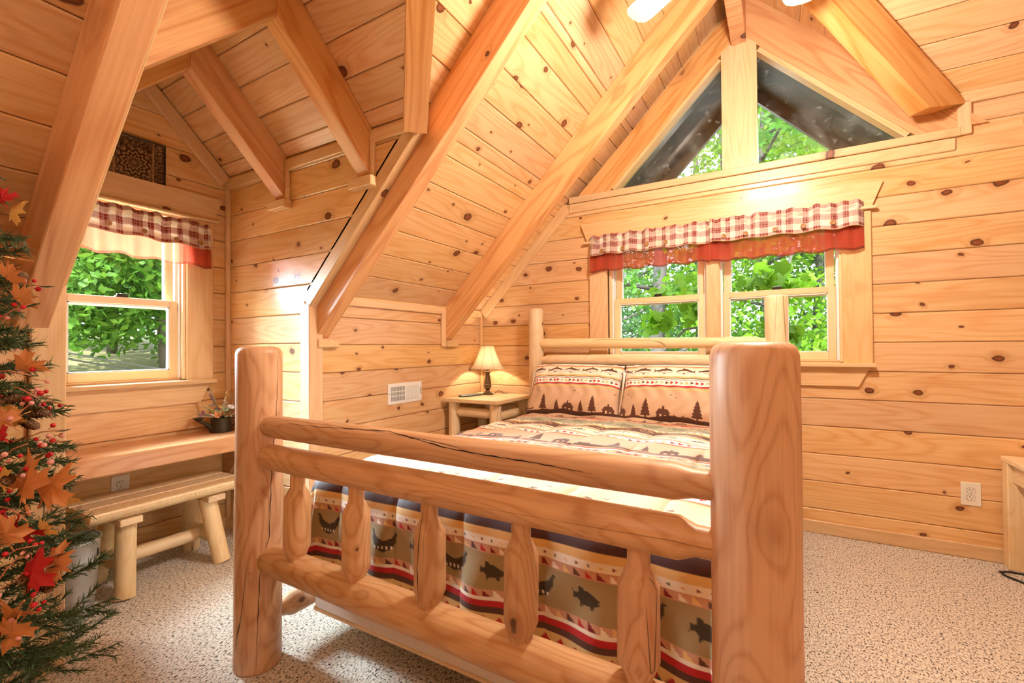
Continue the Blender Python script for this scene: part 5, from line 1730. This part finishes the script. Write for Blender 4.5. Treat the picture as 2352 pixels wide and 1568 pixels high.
BER = plain('red_berry', (.55, .012, .02), .22); PBER = plain('frosted_berry', (.72, .33, .28), .7); TWIG = plain('twig_salmon', (.55, .22, .11), .6)
SPR = leafmat('spray_leaf', (.10, .15, .06), .2)
BERM = {}
for kk, mm in ((True, BER), (False, PBER)):
    bb = MB().ball((0, 0, 0), .0066, 10, 6)
    me = bpy.data.meshes.new('berry'); me.from_pydata(bb.v, [], bb.f); me.materials.append(mm)
    me.polygons.foreach_set('use_smooth', [True] * len(me.polygons))
    BERM[kk] = me
g = random.Random(9)
spots = [(70, 905), (120, 930), (35, 960), (95, 1000), (30, 1040), (60, 1075), (110, 1025), (45, 900), (60, 660), (30, 720), (40, 1270), (75, 1320), (90, 1350), (20, 1310), (60, 1420), (30, 1180), (100, 1290), (20, 860)]
for i, (px, py) in enumerate(spots):
    p = tree_pt(px, py, surf_depth(px, py) - .01)
    o = empty('berry_sprig', p)
    tag(o, 'twig sprig of red and frosted berries tucked into the decorated tree', 'berries', 'berry sprigs on the tree')
    d = Vector((g.uniform(-.4, .9), g.uniform(.0, .8), g.uniform(-.3, .8))).normalized()
    tw = MB(); lf = MB()
    pts = [(-d * .06), Vector((0, 0, 0)) + Vector((0, 0, .01)), d * .05]
    tw.tube([tuple(q) for q in pts], .0018, 5)
    for k in range(5):
        q = d * g.uniform(-.05, .055) + Vector((g.uniform(-.025, .025), g.uniform(-.025, .025), g.uniform(-.025, .025)))
        bo = link_mesh('berry', BERM[k % 5 < 3], o)
        bo.location = q
        bo.scale = [g.uniform(.8, 1.15)] * 3
        tw.tube([tuple(q), tuple(q * .6)], .0009, 4)
    petal(lf, tuple(d * .03), tuple(d + Vector((.3, .2, -.4))), (0, 0, 1), .04, .02)
    tw.build('twig', TWIG, o, None, smooth=True); lf.build('leaf', SPR, o)
CONE = plain('pine_cone', (.17, .085, .035), .6)
def cone_mesh():
    mb = MB()
    mb.lathe([(.004, -.02), (.011, -.012), (.012, .0), (.008, .014), (.002, .022)], 10, cap=False)
    for k in range(46):
        z = -.02 + .042 * k / 46
        a = k * 2.39996
        r_ = .012 * math.sin(math.pi * min(1, (k + 4) / 50)) + .002
        petal(mb, (r_ * .5 * math.cos(a), r_ * .5 * math.sin(a), z), (math.cos(a), math.sin(a), .55), (0, 0, 1), .011, .010, .4)
    me = bpy.data.meshes.new('pine_cone'); me.from_pydata(mb.v, [], mb.f); me.materials.append(CONE)
    return me


cme = cone_mesh()
for px, py in ((28, 915), (66, 918), (95, 948), (72, 975), (105, 1345), (45, 630), (60, 1330), (20, 1100)):
    o = link_mesh('pine_cone', cme)
    tag(o, 'small brown pine cone wired into the decorated tree', 'pine cone', 'pine cones on the tree')
    o.location = tree_pt(px, py, surf_depth(px, py) - .01)
    o.rotation_euler = (g.uniform(0, 3), g.uniform(0, 3), g.uniform(0, 3))

# ------------------------------------------------------------------ out of doors
GROUND = plain('hill_grass', (0.30, 0.30, 0.12), 0.9, bump=0.6, bscale=6, var=1.0, ccol=(0.42, 0.36, 0.20))
gx = np.array([-40, -24, -16, -11, -8.0, -6.0, -4.6, -3.4]); gz = np.array([2.4, 1.7, 1.25, .85, .45, -.3, -1.6, -2.6])
yy = np.linspace(-20, 40, 16)
Xg, Yg = np.meshgrid(gx, yy)
Zg = np.tile(gz, (len(yy), 1)) + .12 * np.sin(Yg * 1.3 + Xg)
gr = grid_mesh('hillside', Xg, Yg, Zg, None, GROUND)
tag(gr, 'sunlit grassy hillside beyond the dormer window', 'ground', kind='structure')
Xg, Yg = np.meshgrid(np.linspace(-3.4, 30, 10), np.linspace(-20, 45, 16))
gr2 = grid_mesh('forest_floor', Xg, Yg, -2.6 - .10 * np.clip(Yg, 0, 50) + .1 * np.sin(Xg + Yg), None, plain('leaf_litter', (.16, .13, .06), .9, var=1.0, bscale=5))
tag(gr2, 'shady forest floor below the gable windows', 'ground', kind='structure')

TBARK = plain('grey_bark', (0.13, 0.115, 0.10), 0.9, bump=1.0, bscale=14, var=1.0)
def outleaf(name, c, tr):
    t = NT(name)
    rn = t.n('TexCoord').outputs['Object']
    nz = t.noise(rn, 1.7, 2.0).outputs[0]
    nz2 = t.n('TexWhiteNoise', {'Vector': t.vmath('SNAP', rn, (.12, .12, .12))}).outputs[0]
    cc = t.mix(t.rng(nz, .3, .7), c, tuple(x * .50 for x in c))
    cc = t.mix(t.math('MULTIPLY', nz2, .40), cc, (c[0] * 1.9, c[1] * 1.25, c[2] * .6))
    d = t.n('BsdfPrincipled', {'Base Color': cc, 'Roughness': .45, 'Specular IOR Level': .35})
    q = t.n('BsdfTranslucent', {'Color': cc})
    return t.surf(t.n('MixShader', {0: tr, 1: d.outputs[0], 2: q.outputs[0]}).outputs[0])


OL = [outleaf('leaf_bright', (.20, .44, .035), .5), outleaf('leaf_mid', (.11, .30, .045), .45), outleaf('leaf_cool', (.11, .27, .10), .4)]


def leaf_cloud(cents, n, size, seed, shape='maple'):
    """n small leaves scattered through blobs (centre, radius); each leaf is a real little blade"""
    r = np.random.default_rng(seed)
    cents = np.array(cents, float)
    ci = r.integers(0, len(cents), n)
    d = r.normal(size=(n, 3)); d /= np.linalg.norm(d, axis=1)[:, None]
    rad = cents[ci, 3] * r.random(n) ** .45
    P = cents[ci, :3] + d * rad[:, None] * np.array([1, 1, .75])
    nrm = r.normal(size=(n, 3)) * .7 + np.array([0, 0, .55]); nrm /= np.linalg.norm(nrm, axis=1)[:, None]
    a = r.normal(size=(n, 3)); a -= nrm * (a * nrm).sum(1)[:, None]; a /= np.linalg.norm(a, axis=1)[:, None]
    b = np.cross(nrm, a)
    s_ = size * r.uniform(.6, 1.25, n)
    if shape == 'maple':
        pr = [(-.15, -.5), (-.5, -.18), (-.30, .02), (-.48, .34), (-.16, .22), (0, .62), (.16, .22), (.48, .34), (.30, .02), (.5, -.18), (.15, -.5)]
    else:
        pr = [(0, -.5), (-.32, 0), (0, .6), (.32, 0)]
    k = len(pr)
    V = np.zeros((n, k, 3), np.float32)
    for j, (x, y) in enumerate(pr):
        V[:, j] = P + a * (x * s_)[:, None] + b * (y * s_)[:, None] - nrm * (abs(x) * .18 * s_)[:, None]
    return V.reshape(-1, 3), k


def cloud_obj(name, V, k, mat, parent):
    n = len(V) // k
    me = bpy.data.meshes.new(name)
    me.vertices.add(len(V)); me.vertices.foreach_set('co', V.ravel())
    me.loops.add(n * k); me.loops.foreach_set('vertex_index', np.arange(n * k, dtype=np.int32))
    me.polygons.add(n)
    me.polygons.foreach_set('loop_start', np.arange(0, n * k, k, dtype=np.int32))
    me.polygons.foreach_set('loop_total', np.full(n, k, np.int32))
    me.update(calc_edges=True)
    me.materials.append(mat)
    o = link_mesh(name, me, parent)
    o['kind'] = 'stuff'
    return o


def wood_tree(label, group, x, y, z0, h, r0, crown, nleaf, size, mi, seed, shape='diamond', lean=(0, 0), branches=7):
    g = random.Random(seed)
    t = empty('broadleaf_tree', (x, y, z0))
    tag(t, label, 'tree', group)
    pts = [(lean[0] * q * q * h + .08 * math.sin(3 * q * 3 + seed), lean[1] * q * q * h + .05 * math.sin(4 * q + seed), q * h) for q in np.linspace(0, 1, 8)]
    if r0 > 0:
        MB().tube(pts, [r0 * (1 - .6 * q) for q in np.linspace(0, 1, 8)], 12).build('trunk', TBARK, t, None, smooth=True)
    cents = []
    c0, c1, cr_ = crown
    for k in range(branches):
        q = c0 + (c1 - c0) * (k + .5) / branches
        a = g.uniform(0, 6.28)
        p0 = np.array(pts[min(7, int(q * 7))]); p0[2] = q * h
        L = cr_ * g.uniform(.6, 1.15)
        p1 = p0 + np.array([L * math.cos(a), L * math.sin(a), g.uniform(-.15, .5) * L])
        MB().tube([p0, (p0 + p1) / 2 + np.array([0, 0, .08 * L]), p1], [max(.015, r0 * .28), max(.010, r0 * .16), .006], 6).build('branch', TBARK, t, None, smooth=True)
        cents += [(*p1, cr_ * .55), (*((p0 + p1) / 2), cr_ * .5)]
    V, k = leaf_cloud(cents, nleaf, size, seed, shape)
    cloud_obj('foliage', V, k, OL[mi], t)
    return t


GW = 'woodland trees beyond the gable windows'
GL = 'trees on the hillside beyond the dormer window'
LT = 'leafy green woodland tree seen through the gable windows'
LH = 'leafy green tree on the hillside seen through the dormer window'
wood_tree('grey trunked tree standing behind the window half beside the lamp', GW, -1.78, 4.9, -3.0, 10, .17, (.35, .95, 1.5), 2600, .13, 1, 1, lean=(.004, 0), branches=9)
for i, (x, y, h, r0, cr_, n, mi, sz) in enumerate(((-.2, 6.2, 9, .11, 1.7, 4200, 0, .13), (-3.6, 7.5, 10, .14, 2.0, 4200, 2, .13), (1.4, 6.5, 9, .12, 1.8, 4200, 0, .13), (-1.2, 9.0, 11, .13, 2.3, 5200, 0, .14), (.9, 10.5, 12, .15, 2.4, 5200, 1, .15), (-4.6, 11.0, 12, .15, 2.5, 5200, 2, .15), (3.2, 9.5, 11, .14, 2.3, 4200, 1, .15), (-2.4, 13.5, 13, .16, 2.9, 6500, 0, .18), (1.9, 14.5, 13, .16, 2.9, 6500, 1, .18), (-6.5, 14.5, 13, .16, 2.9, 6000, 2, .18))):
    wood_tree(LT, GW, x, y, -2.9 - .1 * y, h, r0, (.22, .98, cr_), n, sz, mi, 10 + i, branches=11)
# near maple boughs of the front trees, reaching towards the panes
def bough(tree, pts, blobs, n, size, mi, seed):
    A = tree.location
    loc = lambda c: (c[0] - A[0], c[1] - A[1], c[2] - A[2])
    st = MB().tube([loc(p) for p in pts], list(np.linspace(.03, .006, len(pts))), 7).build('bough', TBARK, tree, None, smooth=True)
    V, k = leaf_cloud([(*loc(c), c[3]) for c in blobs], n, size, seed, 'maple')
    cloud_obj('bough_leaves', V, k, OL[mi], st)


T1 = bpy.data.objects['broadleaf_tree']; T2 = bpy.data.objects['broadleaf_tree.001']
bough(T1, [(-1.75, 4.9, .6), (-1.5, 3.4, 1.0), (-.95, 2.3, 1.35), (-.55, 2.0, 1.40)], [(-1.0, 2.1, 1.78, .28), (-.75, 2.0, 1.55, .22), (-1.25, 2.3, 1.45, .2)], 130, .15, 0, 3)
bough(T2, [(-.2, 6.2, 2.6), (.2, 4.0, 2.5), (.1, 2.4, 2.0), (-.1, 1.9, 1.75)], [(-.10, 1.9, 1.82, .26), (.20, 2.1, 1.72, .26), (.0, 2.1, 1.25, .22)], 130, .15, 0, 4)
bough(T2, [(-.2, 6.2, 4.6), (.2, 4.4, 4.6), (-.2, 2.9, 4.2), (-.9, 2.8, 4.0)], [(-.3, 2.9, 4.2, .5), (.2, 2.7, 3.7, .45), (-1.2, 2.9, 3.9, .45)], 150, .20, 1, 5)
for i, (x, y, h, r0, cr_, n, mi, sz) in enumerate(((-9.5, .6, 5.5, .07, 1.4, 5200, 1, .12), (-10.5, 2.0, 6, .08, 1.6, 5200, 2, .12), (-9.0, -1.2, 5.5, .07, 1.4, 4200, 1, .12), (-13.0, 1.0, 8, .10, 2.2, 6000, 2, .15), (-13.0, 4.0, 8, .10, 2.2, 6000, 1, .15), (-16.5, 2.0, 9, .12, 2.8, 6000, 2, .18), (-13.5, -2.2, 8, .10, 2.2, 4500, 2, .15), (-10.0, 3.8, 6, .08, 1.6, 4500, 0, .12))):
    zg = float(np.interp(x, gx, gz))
    wood_tree(LH, GL, x, y, zg, h, r0, (.06, .95, cr_), int(n * 1.6), sz * 1.1, mi, 60 + i, branches=14)
CABLE = plain('cable_black', (.03, .03, .03), .5)
for dz, dx in ((0, 0), (.07, .05)):
    w = MB().tube([(-7.2 + dx, -1.6 + 4.2 * q, 1.12 - .35 * q - .25 * math.sin(math.pi * q) + dz * (1 - .2 * q)) for q in np.linspace(0, 1, 14)], .011, 6)
    o = w.build('utility_cable', CABLE, None, None, smooth=True)
    tag(o, 'dark sagging utility cable strung outside the dormer window', 'cable', 'utility cables outside the dormer')
o = MB().tube([(-7.3, -.28, -.4), (-7.3, -.28, .92)], .045, 10).build('marker_post', plain('weathered_post', (.55, .60, .58), .8))
tag(o, 'pale grey post on the hillside outside the dormer window', 'post')
